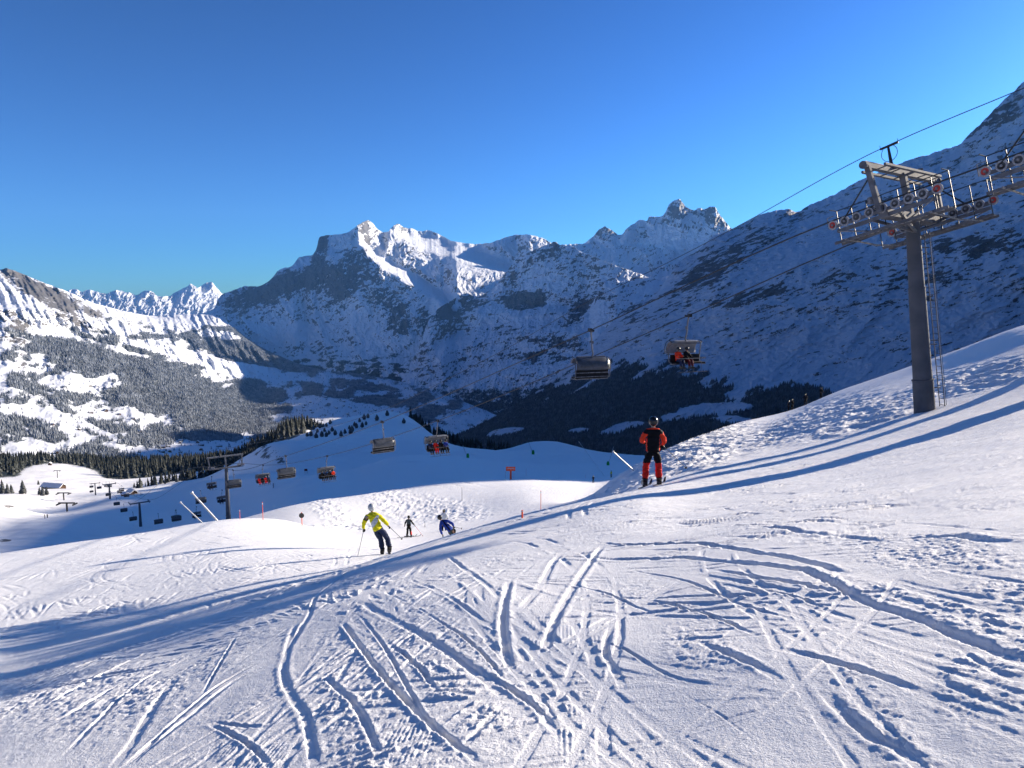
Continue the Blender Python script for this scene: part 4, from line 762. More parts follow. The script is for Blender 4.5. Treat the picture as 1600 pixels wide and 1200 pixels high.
    if gantry:
        g = MB(); s_ = 1.7
        g.bar(L(.1, -3.35, s_), L(.1, 3.35, s_), .2, .24, up=e3); g.bar(L(.0, -2.9, -.4), L(.1, -3.1, s_), .2, .22, up=d); g.bar(L(.0, 2.9, -.4), L(.1, 3.1, s_), .2, .22, up=d)
        g.bar(L(.1, 0, -.5), L(.1, 0, s_), .26, .26, up=d)
        if detail == 2:
            g.bar(L(.55, -2.7, s_-.06), L(.55, 2.7, s_-.06), .10, .12, up=e3); g.bar(L(-.4, -2.6, s_-.05), L(-.4, 2.6, s_-.05), .10, .12, up=e3)
            for q in np.linspace(-2.4, 2.4, 5): g.bar(L(-.42, q, s_-.1), L(.58, q, s_-.1), .05, .05)
            g.disc(L(.1, -3.42, s_), c, .17, .12, 18); g.disc(L(.1, 3.42, s_), c, .17, .12, 18)
            g.bar(L(-.4, .8, s_+.1), L(.2, 1.9, s_+.45), .10, .10)
        gt = g.build('gantry', M_galv, t, bev=.015 if detail == 2 else 0)
        g = MB(); g.bar(L(.1, -3.3, s_+.165), L(.1, 3.3, s_+.165), .16, .03, up=e3); g.build('snow_cap', M_snowc, gt)
        for qa, qb in ((L(.1, -2.95, s_-.4), L(half*.82, -GA, -.25)), (L(.1, 2.95, s_-.4), L(half*.82, GA, -.25)), (L(.1, 2.4, s_-.2), L(-1.6, 2.9, -.5))): g = MB(); g.tube([qa, qb], .035, 6); g.build('stay', M_dark, t)
        g = MB(); g.tube([L(.1, -.9, s_), L(.1, -.9, s_+1.15)], [.09, .05], 8); g.bar(L(-.35, -.9, s_+1.18), L(.45, -.9, s_+1.18), .1, .08); g.tube([L(.1, -.9, s_+.1), L(.1, -.9, s_+.35)], [.2, .08], 8)
        for q in (-.35, .45): g.tube([L(q, -.9, s_+1.15), L(q, -.9, s_+1.35)], .012, 5)
        if detail == 2: g.tube([L(.1+.36*math.sin(a), -.9, s_+.85-.36*math.cos(a)) for a in np.linspace(-2.4, 2.4, 16)], .014, 5)
        g.build('cable_mast', M_dark, t)
        # camera and lamp boxes hanging from the gantry leg
        if detail == 2:
            g = MB(); g.box(L(.35, -2.75, .25), (.14, .12, .14)); g.disc(L(.52, -2.75, .25), e1, .09, .06, 14, 1); g.box(L(.3, -2.5, -.05), (.2, .2, .08)); g.build('sensor_box', [M_frost, M_dark], t)
    return t, L, O

zr = at(1400, 300, 31.5).z
b1 = at(1445, 641, 33); b1.z = ground(b1.x, b1.y)
slope_r = math.atan2(1.1, 4.6)
ropeZ = lambda s_: 4.45-s_*.24          # rope height at distance s_ from the first tower along the line
t1, L1, O1 = tower(b1, 4.45, DV, slope_r, TW1, 'tall tapered lift tower with ladder and red-ended wheel trains', None, scale=.88)
p2 = TW1-DV*6.15; b2 = Vector((p2.x, p2.y, 0)); b2.z = ground(b2.x, b2.y)
t1b, L1b, O1b = tower(b2, ropeZ(-6.15), DV, slope_r, p2, 'lift tower cut by the photo edge, only wheels and railing in view', None, scale=1.45)
b3 = at(357, 812, 133); b3.z = ground(b3.x, b3.y); tz3 = at(357, 727, 133).z
t2, L2, O2 = tower(b3, tz3, DV, R(12), 0, 'single-pole lift tower rising from behind the left piste crest', None, detail=1, scale=.9)

# added unseen canopy on two columns, placed so its shadows streak the piste
def sw(s_, w_): return Vector((s_*SX-w_*SY, s_*SY+w_*SX, 0))
q = sw(47, 15.7); q.z = ground(q.x, q.y); t = tag(empty('shadow_canopy', q), 'unseen canopy on two thick columns, added to cast shadow streaks', 'shadow caster'); ax = Vector((SX, SY, 0)); bx_ = Vector((-SY, SX, 0)); M3 = Matrix((ax, bx_, Vector((0, 0, 1)))).transposed()
for a_ in (-4, 4): mb = MB(); mb.box(ax*a_+Vector((0, 0, 3.0)), (.45, .5, 5.0), M3); mb.build('column', M_pole, t)
mb = MB(); mb.box(Vector((0, 0, 8.2)), (6, .7, .25), M3); mb.build('roof', M_galv, t); mb = MB(); mb.box(Vector((0, 0, 8.55)), (5.9, .65, .1), M3); mb.build('roof_snow', M_snowc, t)
# ------------------------------------------------------------------ chairs
def chair_proto(open_, label):
    t = tag(empty('chairlift_chair'), label, 'lift chair', 'chairs hanging on the lift ropes')
    g = MB(); g.bar((0, -.28, .0), (0, .28, .0), .12, .13); g.box((0, .1, .1), (.07, .16, .07)); g.disc((.1, -.2, .02), (1, 0, 0), .07, .05, 10); g.disc((.1, .2, .02), (1, 0, 0), .07, .05, 10); g.build('grip', M_dark, t)
    g = MB(); g.tube([(0, 0, 0), (.06, -.02, -.5), (.08, -.05, -1.1), (.10, -.16, -1.5), (.05, -.1, -1.72)], [.05, .045, .045, .05, .06], 8); g.box((.14, -.03, -.75), (.05, .05, .09)); g.build('hanger_arm', M_galv, t, True)
    g = MB(); g.tube([(-1.05, -.05, -1.70), (1.05, -.05, -1.70)], .05, 8); g.tube([(-1.05, -.05, -1.80), (1.05, -.05, -1.80)], .025, 6)
    for s in (-1, 1): g.tube([(s*1.05, -.05, -1.70), (s*1.24, -.2, -1.95), (s*1.29, -.36, -2.5), (s*1.26, -.34, -2.98), (s*1.21, .0, -3.15), (s*1.18, .38, -3.13)], .034, 8)
    fr = g.build('frame', M_galv, t, True)
    g = MB(); W_ = 1.2
    g.box((0, .1, -3.06), (W_, .28, .05)); g.build('seat', M_seat, t, bev=.03)
    g = MB(); g.box((0, -.28, -2.78), (W_, .04, .26)); g.build('backrest', M_seat, t, bev=.03)
    g = MB(); g.bar((-W_, -.18, -3.14), (W_, -.18, -3.14), .16, .05); g.bar((-W_, -.34, -2.72), (W_, -.34, -2.72), .05, .05); g.bar((-W_, -.34, -2.98), (W_, -.34, -2.98), .04, .04); g.build('rime_strip', M_frost, t)
    g = MB(); n = 12; V = []; F = []
    prof = [(.46*math.cos(a)-(.05 if not open_ else .35), -2.3+.58*math.sin(a)) for a in (np.linspace(.35, 3.55, n) if not open_ else np.linspace(.9, 3.7, n))]
    if open_: prof = [(y-.02, z+.12) for y, z in prof]
    for j, (y, z) in enumerate(prof):
        for i in range(9): x = -1.22+2.44*i/8; e = 1-.12*abs(x/1.22)**6; V.append((x, y*e, -2.3+(z+2.3)*e))
    for j in range(n-1): F += [(j*9+i, j*9+i+1, (j+1)*9+i+1, (j+1)*9+i) for i in range(8)]
    g.add(V, F, 0); o = g.build('bubble', M_glassl if open_ else M_glass, t, True); md = o.modifiers.new('s', 'SOLIDIFY'); md.thickness = .02
    for s in (-1, 1): g = MB(); g.tube([(s*1.25, y, z) for y, z in prof], .024, 6); g.build('bubble_rim', M_dark if open_ else M_galv, o, True)
    g = MB(); fz = -3.62
    g.tube([(-1.1, .22, -2.72), (-1.1, .5, -2.75), (1.1, .5, -2.75), (1.1, .22, -2.72)], .022, 6)
    for x in (-.7, .0, .7): g.tube([(x, .5, -2.75), (x, .62, fz)], .016, 6)
    g.tube([(-1.15, .62, fz), (1.15, .62, fz)], .02, 6); 
    if open_: g.build('safety_bar', M_galv, t, True)
    return t
CH_E = chair_proto(False, 'x'); CH_O = chair_proto(True, 'x')
CH_E['label'] = 'empty chair with closed smoked bubble, seen from behind, large and high over the dark forest'
CH_O['label'] = 'chair with raised pale bubble carrying two riders, large and high over the striped mountainside'
rz = math.atan2(-DV.x, DV.y)

# ------------------------------------------------------------------ people
def skin_mesh(name, J, E, rad, root, sub=2, scale=1.):
    """grow a smooth limb surface round a skeleton: joints J, edges E, radii"""
    me = bpy.data.meshes.new('sk'); ks = list(J); me.from_pydata([J[k] for k in ks], [(ks.index(a), ks.index(b)) for a, b in E], []); o = bpy.data.objects.new('sk', me); C.objects.link(o)
    md = o.modifiers.new('skin', 'SKIN'); md.use_smooth_shade = True; md.branch_smoothing = .4; sv = me.skin_vertices[0].data
    for i, k in enumerate(ks):
        r_ = rad[k]; r_ = (r_, r_) if not isinstance(r_, tuple) else r_; sv[i].radius = r_; sv[i].use_root = (k == root)
    sb = o.modifiers.new('sub', 'SUBSURF'); sb.levels = sub; sb.render_levels = sub
    dg = bpy.context.evaluated_depsgraph_get(); m2 = bpy.data.meshes.new_from_object(o.evaluated_get(dg)); m2.name = name; m2.materials.clear()
    C.objects.unlink(o); bpy.data.objects.remove(o); bpy.data.meshes.remove(me)
    for p_ in m2.polygons: p_.use_smooth = True
    return m2
def obj_of(name, me, parent, mats, fn=None):
    for q in mats: me.materials.append(q)
    if name in ('jacket', 'trousers'):           # folds and creases of the cloth
        n_ = len(me.vertices); co = np.empty(n_*3, np.float32); me.vertices.foreach_get('co', co); co = co.reshape(-1, 3); no = np.empty(n_*3, np.float32); me.vertex_normals.foreach_get('vector', no)
        w_ = ridged(co[:, 0]/.22+co[:, 1]/.3, co[:, 2]/.10+co[:, 1]/.2, 3, 501); co += no.reshape(-1, 3)*((w_-.4)*.028)[:, None]; me.vertices.foreach_set('co', co.reshape(-1)); me.update()
    if fn:
        for p_ in me.polygons: p_.material_index = fn(p_.center)
    o = bpy.data.objects.new(name, me); C.objects.link(o); o.parent = parent; return o
def cloth(name, col, **k): return mat(name, col, .75, 0, .12, 14, bump=.35, bscale=28, **k)
M_skin = mat('skin', (.45, .27, .19), .6)
M_black = cloth('black_fabric', (.006, .0065, .009)); M_orange = cloth('orange_red_fabric', (.9, .06, .02)); M_redp = cloth('red_fabric', (.82, .025, .014))
M_yel = cloth('yellow_fabric', (.72, .66, .015)); M_white = cloth('white_fabric', (.62, .66, .70)); M_navy = cloth('navy_fabric', (.02, .03, .075)); M_blue = cloth('blue_fabric', (.018, .05, .30))
M_grey = cloth('slate_fabric', (.05, .07, .08)); M_maroon = cloth('maroon_fabric', (.12, .012, .02)); M_lime = cloth('green_fabric', (.04, .6, .12)); M_plast = mat('helmet_shell', (.012, .012, .013), .25); M_whelm = mat('pale_helmet_shell', (.55, .57, .58), .35)
M_ski = mat('ski_topsheet', (.06, .06, .065), .4); M_alu = mat('pole_shaft', (.05, .05, .055), .4, .4)
def lerp(a, b, f_): return tuple(a[i]+(b[i]-a[i])*f_ for i in range(3))
STAND = dict(pelvis=(0, 0, .93), belly=(0, .01, 1.08), chest=(0, .02, 1.3), neck=(0, .03, 1.48), head=(0, .05, 1.58), crown=(0, .04, 1.72), nose=(0, .14, 1.6),
  shl=(-.19, .02, 1.40), ell=(-.27, .05, 1.14), hal=(-.25, .24, .98), shr=(.19, .02, 1.40), elr=(.27, .05, 1.14), har=(.25, .24, .98),
  hipl=(-.1, 0, .88), knl=(-.12, .06, .50), anl=(-.13, 0, .12), tol=(-.13, .17, .05), hipr=(.1, 0, .88), knr=(.12, .06, .50), anr=(.13, 0, .12), tor=(.13, .17, .05))
def glove(parent, hand, fore, right):
    """mitted palm with four bent fingers of unequal length and a thumb, closed round the grip"""
    h = Vector(hand); d = (h-Vector(fore)).normalized(); x = d.cross(Vector((0, 0, 1))).normalized(); n = x.cross(d); J = {'w': tuple(h-d*.05), 'p': tuple(h+d*.02)}; rd = {'w': .034, 'p': (.045, .03)}; E = [('w', 'p')]
    for i, (o_, l) in enumerate(((-.032, .055), (-.011, .062), (.011, .058), (.032, .046))):
        a = h+d*.045+x*o_; b = a+d*l*.5-n*.012; c_ = b+d*l*.05-n*l*.55
        J.update({f'a{i}': tuple(a), f'b{i}': tuple(b), f'c{i}': tuple(c_)}); rd.update({f'a{i}': .013, f'b{i}': .0125, f'c{i}': .011}); E += [('p', f'a{i}'), (f'a{i}', f'b{i}'), (f'b{i}', f'c{i}')]
    s = -1 if right else 1; a = h+x*.045*s-n*.005; b = a+d*.03+x*.012*s-n*.02; J.update(t0=tuple(a), t1=tuple(b)); rd.update(t0=.014, t1=.012); E += [('p', 't0'), ('t0', 't1')]
    return obj_of('glove', skin_mesh('glove', J, E, rd, 'w', 1), parent, [M_black])
def person(loc, rz_, pose, label, jm, jf, tm, tf, hm, group=None, scale=1., hands=True, detail=True):
    J = dict(STAND); J.update(pose); J = {k: tuple(v) for k, v in J.items()}
    t = tag(empty('person', loc, rz_), label, 'person', group); t.scale = (scale,)*3
    E = [('pelvis', 'belly'), ('belly', 'chest'), ('chest', 'neck'), ('neck', 'head'), ('head', 'crown'), ('head', 'nose')]
    rad = dict(pelvis=(.09, .07), belly=(.09, .07), chest=(.10, .08), neck=.05, head=(.075, .085), crown=(.06, .07), nose=.014)
    for s in 'lr':
        E += [('chest', 'sh'+s), ('sh'+s, 'el'+s), ('el'+s, 'ha'+s), ('pelvis', 'hip'+s), ('hip'+s, 'kn'+s), ('kn'+s, 'an'+s), ('an'+s, 'to'+s)]
        rad.update({'sh'+s: .038, 'el'+s: .034, 'ha'+s: .03, 'hip'+s: .06, 'kn'+s: .055, 'an'+s: .04, 'to'+s: .035})
    body = obj_of('body', skin_mesh('body', J, E, rad, 'pelvis', 1 if not detail else 2), t, [M_skin])
    K = {k: J[k] for k in ('belly', 'chest')}; K['hem'] = lerp(J['pelvis'], J['belly'], -.25); K['collar'] = lerp(J['neck'], J['head'], .35); K['yoke'] = lerp(J['chest'], J['neck'], .45)
    E = [('hem', 'belly'), ('belly', 'chest'), ('chest', 'yoke'), ('yoke', 'collar')]; rad = dict(hem=(.20, .145), belly=(.185, .135), chest=(.195, .135), yoke=(.15, .12), collar=.075)
    for s in 'lr':
        K['sh'+s] = J['sh'+s]; K['um'+s] = lerp(J['sh'+s], J['el'+s], .5); K['el'+s] = J['el'+s]; K['wr'+s] = lerp(J['el'+s], J['ha'+s], .85)
        E += [('yoke', 'sh'+s), ('sh'+s, 'um'+s), ('um'+s, 'el'+s), ('el'+s, 'wr'+s)]; rad.update({'sh'+s: .085, 'um'+s: .075, 'el'+s: .064, 'wr'+s: .052})
    obj_of('jacket', skin_mesh('jacket', K, E, rad, 'belly', 3 if detail else 2), t, jm, jf)
    K = {'waist': lerp(J['pelvis'], J['belly'], .3), 'pelvis': J['pelvis']}; E = [('waist', 'pelvis')]; rad = dict(waist=(.16, .12), pelvis=(.175, .135))
    for s in 'lr':
        K['hip'+s] = J['hip'+s]; K['th'+s] = lerp(J['hip'+s], J['kn'+s], .5); K['kn'+s] = J['kn'+s]; K['ca'+s] = lerp(J['kn'+s], J['an'+s], .5); K['cu'+s] = lerp(J['kn'+s], J['an'+s], .92)
        E += [('pelvis', 'hip'+s), ('hip'+s, 'th'+s), ('th'+s, 'kn'+s), ('kn'+s, 'ca'+s), ('ca'+s, 'cu'+s)]; rad.update({'hip'+s: .11, 'th'+s: .105, 'kn'+s: .085, 'ca'+s: .088, 'cu'+s: .092})
    obj_of('trousers', skin_mesh('trousers', K, E, rad, 'pelvis', 3 if detail else 2), t, tm, tf)
    hd = (Vector(J['head'])+Vector(J['crown']))/2; mb = MB(); mb.ball(hd+Vector((0, -.012, .025)), .135, 16, 0, (.92, 1.08, .98)); hl = mb.build('helmet', hm, t, True)
    mb = MB(); mb.box(hd+Vector((0, .115, -.0)), (.085, .03, .035)); mb.build('goggles', M_plast, hl, bev=.012)
    for s in 'lr':
        mb = MB(); a = Vector(J['an'+s]); b = Vector(J['to'+s]); mb.tube([a+Vector((0, -.02, .07)), a+Vector((0, -.02, .04)), a+Vector((0, -.0, -.03))], [.085, .075, .07], 10); mb.bar(a+Vector((0, -.10, -.06)), b+Vector((0, .03, -.01)), .11, .10); mb.build('boot', M_plast, t, True)
        if hands: glove(t, J['ha'+s], J['el'+s], s == 'r')
    t['J'] = 0; del t['J']
    return t, J
def ski(p, q, label, width=.085):
    """a ski from tail p to tip q (world), tip turned up"""
    p, q = Vector(p), Vector(q); t = tag(empty('ski', (p+q)/2), label, 'ski', 'skis'); m = (p+q)/2; d = (q-p).normalized(); L_ = (q-p).length
    x = d.cross(Vector((0, 0, 1))).normalized(); u = x.cross(d); V = []; F = []; n = 14
    for i in range(n+1):
        f_ = i/n; w = width/2*(1-.22*math.sin(math.pi*f_))*(1 if .05 < f_ < .93 else .55); l = (f_-.5)*L_; h = .02+.16*max(0, (f_-.88)/.12)**2
        for a, b in ((-1, 0), (1, 0), (1, 1), (-1, 1)): V.append(d*l+x*w*a+u*(h+.014*b))
    for i in range(n): F += [(i*4+k, i*4+(k+1) % 4, (i+1)*4+(k+1) % 4, (i+1)*4+k) for k in range(4)]
    F += [(3, 2, 1, 0), (n*4, n*4+1, n*4+2, n*4+3)]; mb = MB(); mb.add(V, F); mb.build('ski_board', M_ski, t)
    mb = MB(); mb.box(d*.14+u*.05, (.035, .05, .03), Matrix((x, d, u)).transposed()); mb.box(-d*.16+u*.055, (.035, .06, .035), Matrix((x, d, u)).transposed()); mb.build('binding', M_dark, t); return t
def ski_pole(a, b, label, col=None):
    """pole from grip a to tip b"""
    a, b = Vector(a), Vector(b); t = tag(empty('ski_pole', a), label, 'ski pole', 'ski poles held by the skiers'); d = b-a
    mb = MB(); mb.tube([(0, 0, 0), d], [.011, .007], 6); mb.build('shaft', col or M_alu, t)
    mb = MB(); mb.tube([-d.normalized()*.05, d.normalized()*.09], .02, 8); mb.build('handle', M_dark, t)
    mb = MB(); mb.disc(d*.94, d, .045, .012, 10); mb.build('basket', M_dark, t); return t
# ------------------------------------------------------------------ the skiers on the slope
def foot(px, py, dz=0):
    q = hit(px, py); q.z = ground(q.x, q.y)+dz; return q
def wl(t, p): return Matrix.Translation(t.location) @ Matrix.Rotation(t.rotation_euler.z, 4, 'Z') @ Matrix.Scale(t.scale.x, 4) @ Vector(p)
b = foot(1019, 761, .03)
sc_ = (762-650)*b.y/FOC/1.80
jf = lambda c: 1 if (abs(c.x) > .155 and not (c.z > 1.36 and abs(c.x) < .25)) and not (abs(c.x) > .30 and c.z < 1.10) or c.z > 1.475 else 0
P_, J_ = person(b, R(-3), dict(anl=(-.19, -.02, .14), tol=(-.21, .15, .06), knl=(-.16, .05, .52), anr=(.17, 0, .16), tor=(.2, .17, .08), knr=(.15, .06, .54), ell=(-.29, .04, 1.16), hal=(-.20, .26, 1.08), elr=(.30, .03, 1.16), har=(.27, .22, 1.02)),
  'skier in black jacket with orange-red sleeves and red lower trousers, standing', [M_black, M_orange], jf, [M_black, M_redp], lambda c: 1 if c.z < .60 or abs(c.x) > .235 else 0, M_plast, scale=sc_)
for s, dx in (('l', -.03), ('r', .03)):
    a = wl(P_, J_['an'+s]); d = Vector((.42, .88, 0)).normalized(); p0 = a-d*.75; p1 = a+d*.85
    p0.z = a.z-.15*sc_+.02; p1.z = max(ground(p1.x, p1.y)+.02, a.z-.32); p0.z = max(ground(p0.x, p0.y)+.02, a.z-.2); ski(p0, p1, 'dark ski under the %s boot of the skier in black and orange-red' % ('left' if s == 'l' else 'right'))
hr = wl(P_, J_['har']); q = at(1074, 733, b.y+.6); ski_pole(hr, q, 'pole trailing to the right from the hand of the skier in black and orange-red')

b = at(602, 866, hit(590, 868).y+.3); b.z = ground(b.x, b.y)+.03; b2_ = b
sc_ = (864-783)*b.y/FOC/1.68
yj = lambda c: 1 if (abs(c.x+.28+(c.z-1.2)*-.55) < .105-.10*abs(c.z-1.12)/.3 and .9 < c.z < 1.33 and c.y < .12) or (1.22 < c.z < 1.27 and abs(c.x+.3) > .3) else 0
P_, J_ = person(b, R(4), dict(pelvis=(-.22, -.04, .86), belly=(-.28, .0, 1.0), chest=(-.37, .06, 1.2), neck=(-.42, .12, 1.37), head=(-.44, .16, 1.46), crown=(-.44, .15, 1.60), nose=(-.44, .25, 1.48),
  shl=(-.57, .06, 1.27), ell=(-.70, .03, 1.03), hal=(-.71, .14, .80), shr=(-.22, .06, 1.30), elr=(-.03, .02, 1.14), har=(.12, .12, .90), hipl=(-.30, -.02, .82), knl=(-.16, .14, .46), anl=(-.09, 0, .12), tol=(-.1, .17, .05), hipr=(-.12, -.02, .84), knr=(.05, .14, .50), anr=(.15, 0, .18), tor=(.14, .17, .11)),
  'skier in yellow jacket with white back panel and pale helmet, leaning into a turn', [M_yel, M_white], yj, [M_navy], None, M_whelm, scale=sc_)
for s in 'lr':
    a = wl(P_, J_['an'+s]); d = Vector((-.25, .97, 0)).normalized(); p0 = a-d*.7; p1 = a+d*.85; p0.z = a.z-.16; p1.z = a.z-.4; ski(p0, p1, 'dark ski under the %s boot of the skier in yellow' % ('left' if s == 'l' else 'right'))
hl_, hr_ = wl(P_, J_['hal']), wl(P_, J_['har'])
ski_pole(hl_, at(557, 878, b.y-.3), 'thin pole planted in the snow left of the skier in yellow'); ski_pole(hr_, at(629, 843, b.y+.3), 'pole with round basket swung out right of the skier in yellow')

q = hit(700, 838); b = at(708, 851, 33.5); b.z = ground(b.x, b.y)-.05; sc_ = .98
P_, J_ = person(b, R(12), dict(pelvis=(-.12, -.06, .80), belly=(-.24, .02, .92), chest=(-.42, .12, 1.08), neck=(-.55, .2, 1.22), head=(-.61, .25, 1.29), crown=(-.65, .26, 1.42), nose=(-.6, .35, 1.28),
  shl=(-.60, .1, 1.04), ell=(-.62, .08, .78), hal=(-.50, .12, .50), shr=(-.26, .1, 1.22), elr=(-.02, .04, 1.08), har=(.06, .2, .86), hipl=(-.18, -.02, .76), knl=(-.06, .2, .44), hipr=(-.02, -.02, .78), knr=(.1, .2, .46)),
  'skier in a blue jacket crouching low behind the roll of the slope', [M_blue, M_black], lambda c: 1 if abs((c.x+.3)-(-.75)*(c.z-1.0)) < .035 and c.y < .15 else 0, [M_grey], None, M_plast, scale=sc_)
for s in 'lr':
    a = wl(P_, J_['an'+s]); d = Vector((-.3, .95, 0)).normalized(); p0 = a-d*.7; p1 = a+d*.85; p0.z = a.z-.12; p1.z = a.z-.35; ski(p0, p1, 'dark ski of the crouching skier in blue, %s foot' % ('left' if s == 'l' else 'right'))
ski_pole(wl(P_, J_['har']), at(722, 826, b.y+.3), 'thin pole trailing right of the crouching skier in blue')
b = foot(639, 840, .03); sc_ = 35*b.y/FOC/1.78
P_, J_ = person(b, R(-8), dict(hal=(-.36, .05, .95), ell=(-.3, .0, 1.15), elr=(.33, .0, 1.18), har=(.47, .1, .98), anl=(-.16, 0, .12), anr=(.2, 0, .13)), 'small dark-clothed skier beyond the one in yellow, one pole out', [M_black, M_grey], lambda c: 1 if c.z > 1.12 and abs(c.x) < .18 else 0, [M_black, M_redp], lambda c: 1 if c.x > .17 and c.z < .5 else 0, M_plast, scale=sc_)
for s in 'lr':
    a = wl(P_, J_['an'+s]); d = Vector((.9, .4, 0)).normalized(); p0 = a-d*.8; p1 = a+d*.8; p0.z = ground(p0.x, p0.y)+.03; p1.z = ground(p1.x, p1.y)+.03; ski(p0, p1, 'ski of the small dark-clothed skier, %s foot' % ('left' if s == 'l' else 'right'))
ski_pole(wl(P_, J_['har']), at(661, 838, b.y), 'thin reddish pole held out by the small dark-clothed skier', M_redp)
b = at(694, 833, 60); b.z = at(694, 832, 60).z; gz = ground(b.x, b.y); b.z = gz
person(b, 0, {}, 'far skier in white whose dark head shows behind the blue-jacketed skier', [M_white], None, [M_black], None, M_plast, scale=max(.85, min(1.3, (at(694, 796, 60).z-gz)/1.8)), detail=False)
far_p = [(927,754,M_black,'tiny skier in black standing near the bend of the lit track'),(955,747,M_yel,'tiny skier in yellow and black at the end of the lit track'),(1232,650,M_black,'person standing on the right skyline, tallest of the dark four'),(1237,655,M_black,'person just right of the tallest on the right skyline, stepping'),
 (1257,656,M_black,'person alone in the middle of the dark four on the right skyline'),(1281,649,M_black,'smallest dark figure of the four on the right skyline'),(434,739,M_black,'far skier left of the empty chair on the shaded slope'),(427,762,M_navy,'far skier below the empty chair on the shaded slope'),
 (70,810,M_black,'left one of a far pair of skiers in the shaded bowl'),(74,809,M_black,'right one of a far pair of skiers in the shaded bowl')]
proto = None
for i, (x, y, m_, lb) in enumerate(far_p):
    q = foot(x, y); 
    if i in (2, 3, 4, 5): q = at(x, y, 92 if i < 4 else 86); q.z = ground(q.x, q.y)
    hpx = {0: 12, 1: 11, 2: 11, 3: 9, 4: 9, 5: 7, 6: 6, 7: 8, 8: 6, 9: 6}[i]; s_ = max(.8, min(1.25, hpx*q.y/FOC/1.8))
    person(q, R(40*i), {} if i % 2 else dict(elr=(.34, .05, 1.2), har=(.4, .2, 1.05)), lb, [m_], None, [M_black], None, M_plast, scale=s_, hands=False, detail=False)

# ------------------------------------------------------------------ chairs on the two ropes, riders
SIT = dict(pelvis=(0, 0, .0), belly=(0, -.02, .17), chest=(0, -.03, .38), neck=(0, .0, .56), head=(0, .03, .65), crown=(0, .02, .79), nose=(0, .13, .66), shl=(-.17, -.02, .48), ell=(-.23, .08, .25), hal=(-.16, .34, .26), shr=(.17, -.02, .48), elr=(.23, .08, .25), har=(.16, .34, .26),
  hipl=(-.09, .03, -.02), knl=(-.13, .42, -.02), anl=(-.12, .5, -.42), tol=(-.12, .66, -.46), hipr=(.09, .03, -.02), knr=(.13, .42, -.02), anr=(.12, .5, -.42), tor=(.12, .66, -.46))
RC = [(M_orange, M_navy, 'orange-red'), (M_black, M_maroon, 'black'), (M_redp, M_redp, 'red'), (M_navy, M_black, 'navy'), (M_blue, M_black, 'blue'), (M_black, M_black, 'all black')]
riders = []
for jm, tm, nm in RC:
    t, _ = person((0, 0, 0), 0, SIT, 'rider in %s' % nm, [jm], None, [tm], None, M_plast, group='riders sitting on the lift chairs', hands=True, detail=False); riders.append(t)
used_r = set(); used_c = set()
last_r = []
def put_chair(grip, occ, rzz, label, scl=1.):
    last_r.clear()
    src = CH_O if occ is not None else CH_E; t = src if src.name not in used_c else copy_tree(src); used_c.add(src.name); t.location = grip; t.rotation_euler = (0, 0, rzz); t['label'] = label
    for j, (k, x) in enumerate(occ or []):
        r_ = riders[k] if k not in used_r else copy_tree(riders[k]); used_r.add(k)
        last_r.append(r_); r_.location = grip+Matrix.Rotation(rzz, 3, 'Z') @ Vector((x, .02, -2.88)); r_.rotation_euler = (0, 0, rzz); r_['label'] = '%s rider, in %s, on the %s' % (['first', 'second', 'third', 'last'][j], RC[k][2], ' '.join(label.split(',')[0].replace('big ', '').replace('hanging ', '').split()[:9]))
    return t
rzE, rzO = rz, rz+math.pi
E1 = [on_rope(923, 517, -1), on_rope(597, 660, -1), on_rope(446, 713, -1), on_rope(364, 735, -1)]
put_chair(E1[0], None, rzE-.22, 'empty chair with closed smoked bubble, largest on the left rope over the dark forest')
put_chair(E1[1], None, rzE, 'empty pale chair hanging in front of the white knoll')
put_chair(E1[2], None, rzE, 'empty pale chair over the shaded slope beside the lone sign')
put_chair(E1[3], None, rzE, 'empty pale chair touching the right side of the middle-distance tower')
E2 = [on_rope(1076, 494, 1), on_rope(684, 658, 1), on_rope(511, 713, 1), on_rope(411, 727, 1)]
put_chair(E2[0], [(0, .8), (1, .1)], rzO-.18, 'big occupied chair high over the striped mountainside, bubble raised')
put_chair(E2[1], [(3, .9), (2, .32), (5, -.28), (4, -.86)], rzO-.1, 'occupied chair right of the white knoll with four riders')
put_chair(E2[2], [(5, .82), (3, .3), (5, -.25), (0, -.8)], rzO, 'occupied chair over the shaded slope with an orange rider')
put_chair(E2[3], [(2, .8), (5, .25), (2, -.3), (3, -.82)], rzO, 'occupied chair just right of the middle-distance tower')
# the lower part of the line, beyond the middle-distance tower
T3 = at(219, 808, 214); T4 = at(172, 779, 330); T5 = at(149, 767, 430); low = [Vector((-53.1, 133.0)), T3.xy, T4.xy, T5.xy]
lowt = []
for i, (T_, lb) in enumerate(((T3, 'lift tower half hidden behind the piste crest, lowest in the picture'), (T4, 'dark lift tower on the dune of the shaded bowl'), (T5, 'farthest lift tower of the line, against the sunlit bench'))):
    bb = Vector((T_.x, T_.y, ground(T_.x, T_.y))); dv = (low[i+1]-low[i]).normalized(); tz = T_.z
    if tz-bb.z < 6: tz = bb.z+8
    t, L_, O_ = tower(bb, tz, dv, R(3), 0, lb, 'lift towers down in the shaded bowl', detail=0, nw=7, gantry=False, scale=.85); lowt.append(Vector((T_.x, T_.y, tz)))
segs = [(Vector((-53.1, 133.0)), T3.xy), (T3.xy, T4.xy), (T4.xy, T5.xy)]
lc = [(313,767,-1,0),(347,766,1,0),(275,797,-1,0),(307,792,1,0),(275,817,1,0),(247,803,-1,0),(230,806,1,0),(208,812,-1,0),(194,803,-1,1),(199,795,1,1),(183,797,-1,1),(188,786,1,1),(170,784,-1,1),(178,776,1,1),(164,776,-1,2),(153,777,1,2),(140,774,-1,2),(156,766,1,2),(143,767,-1,2)]
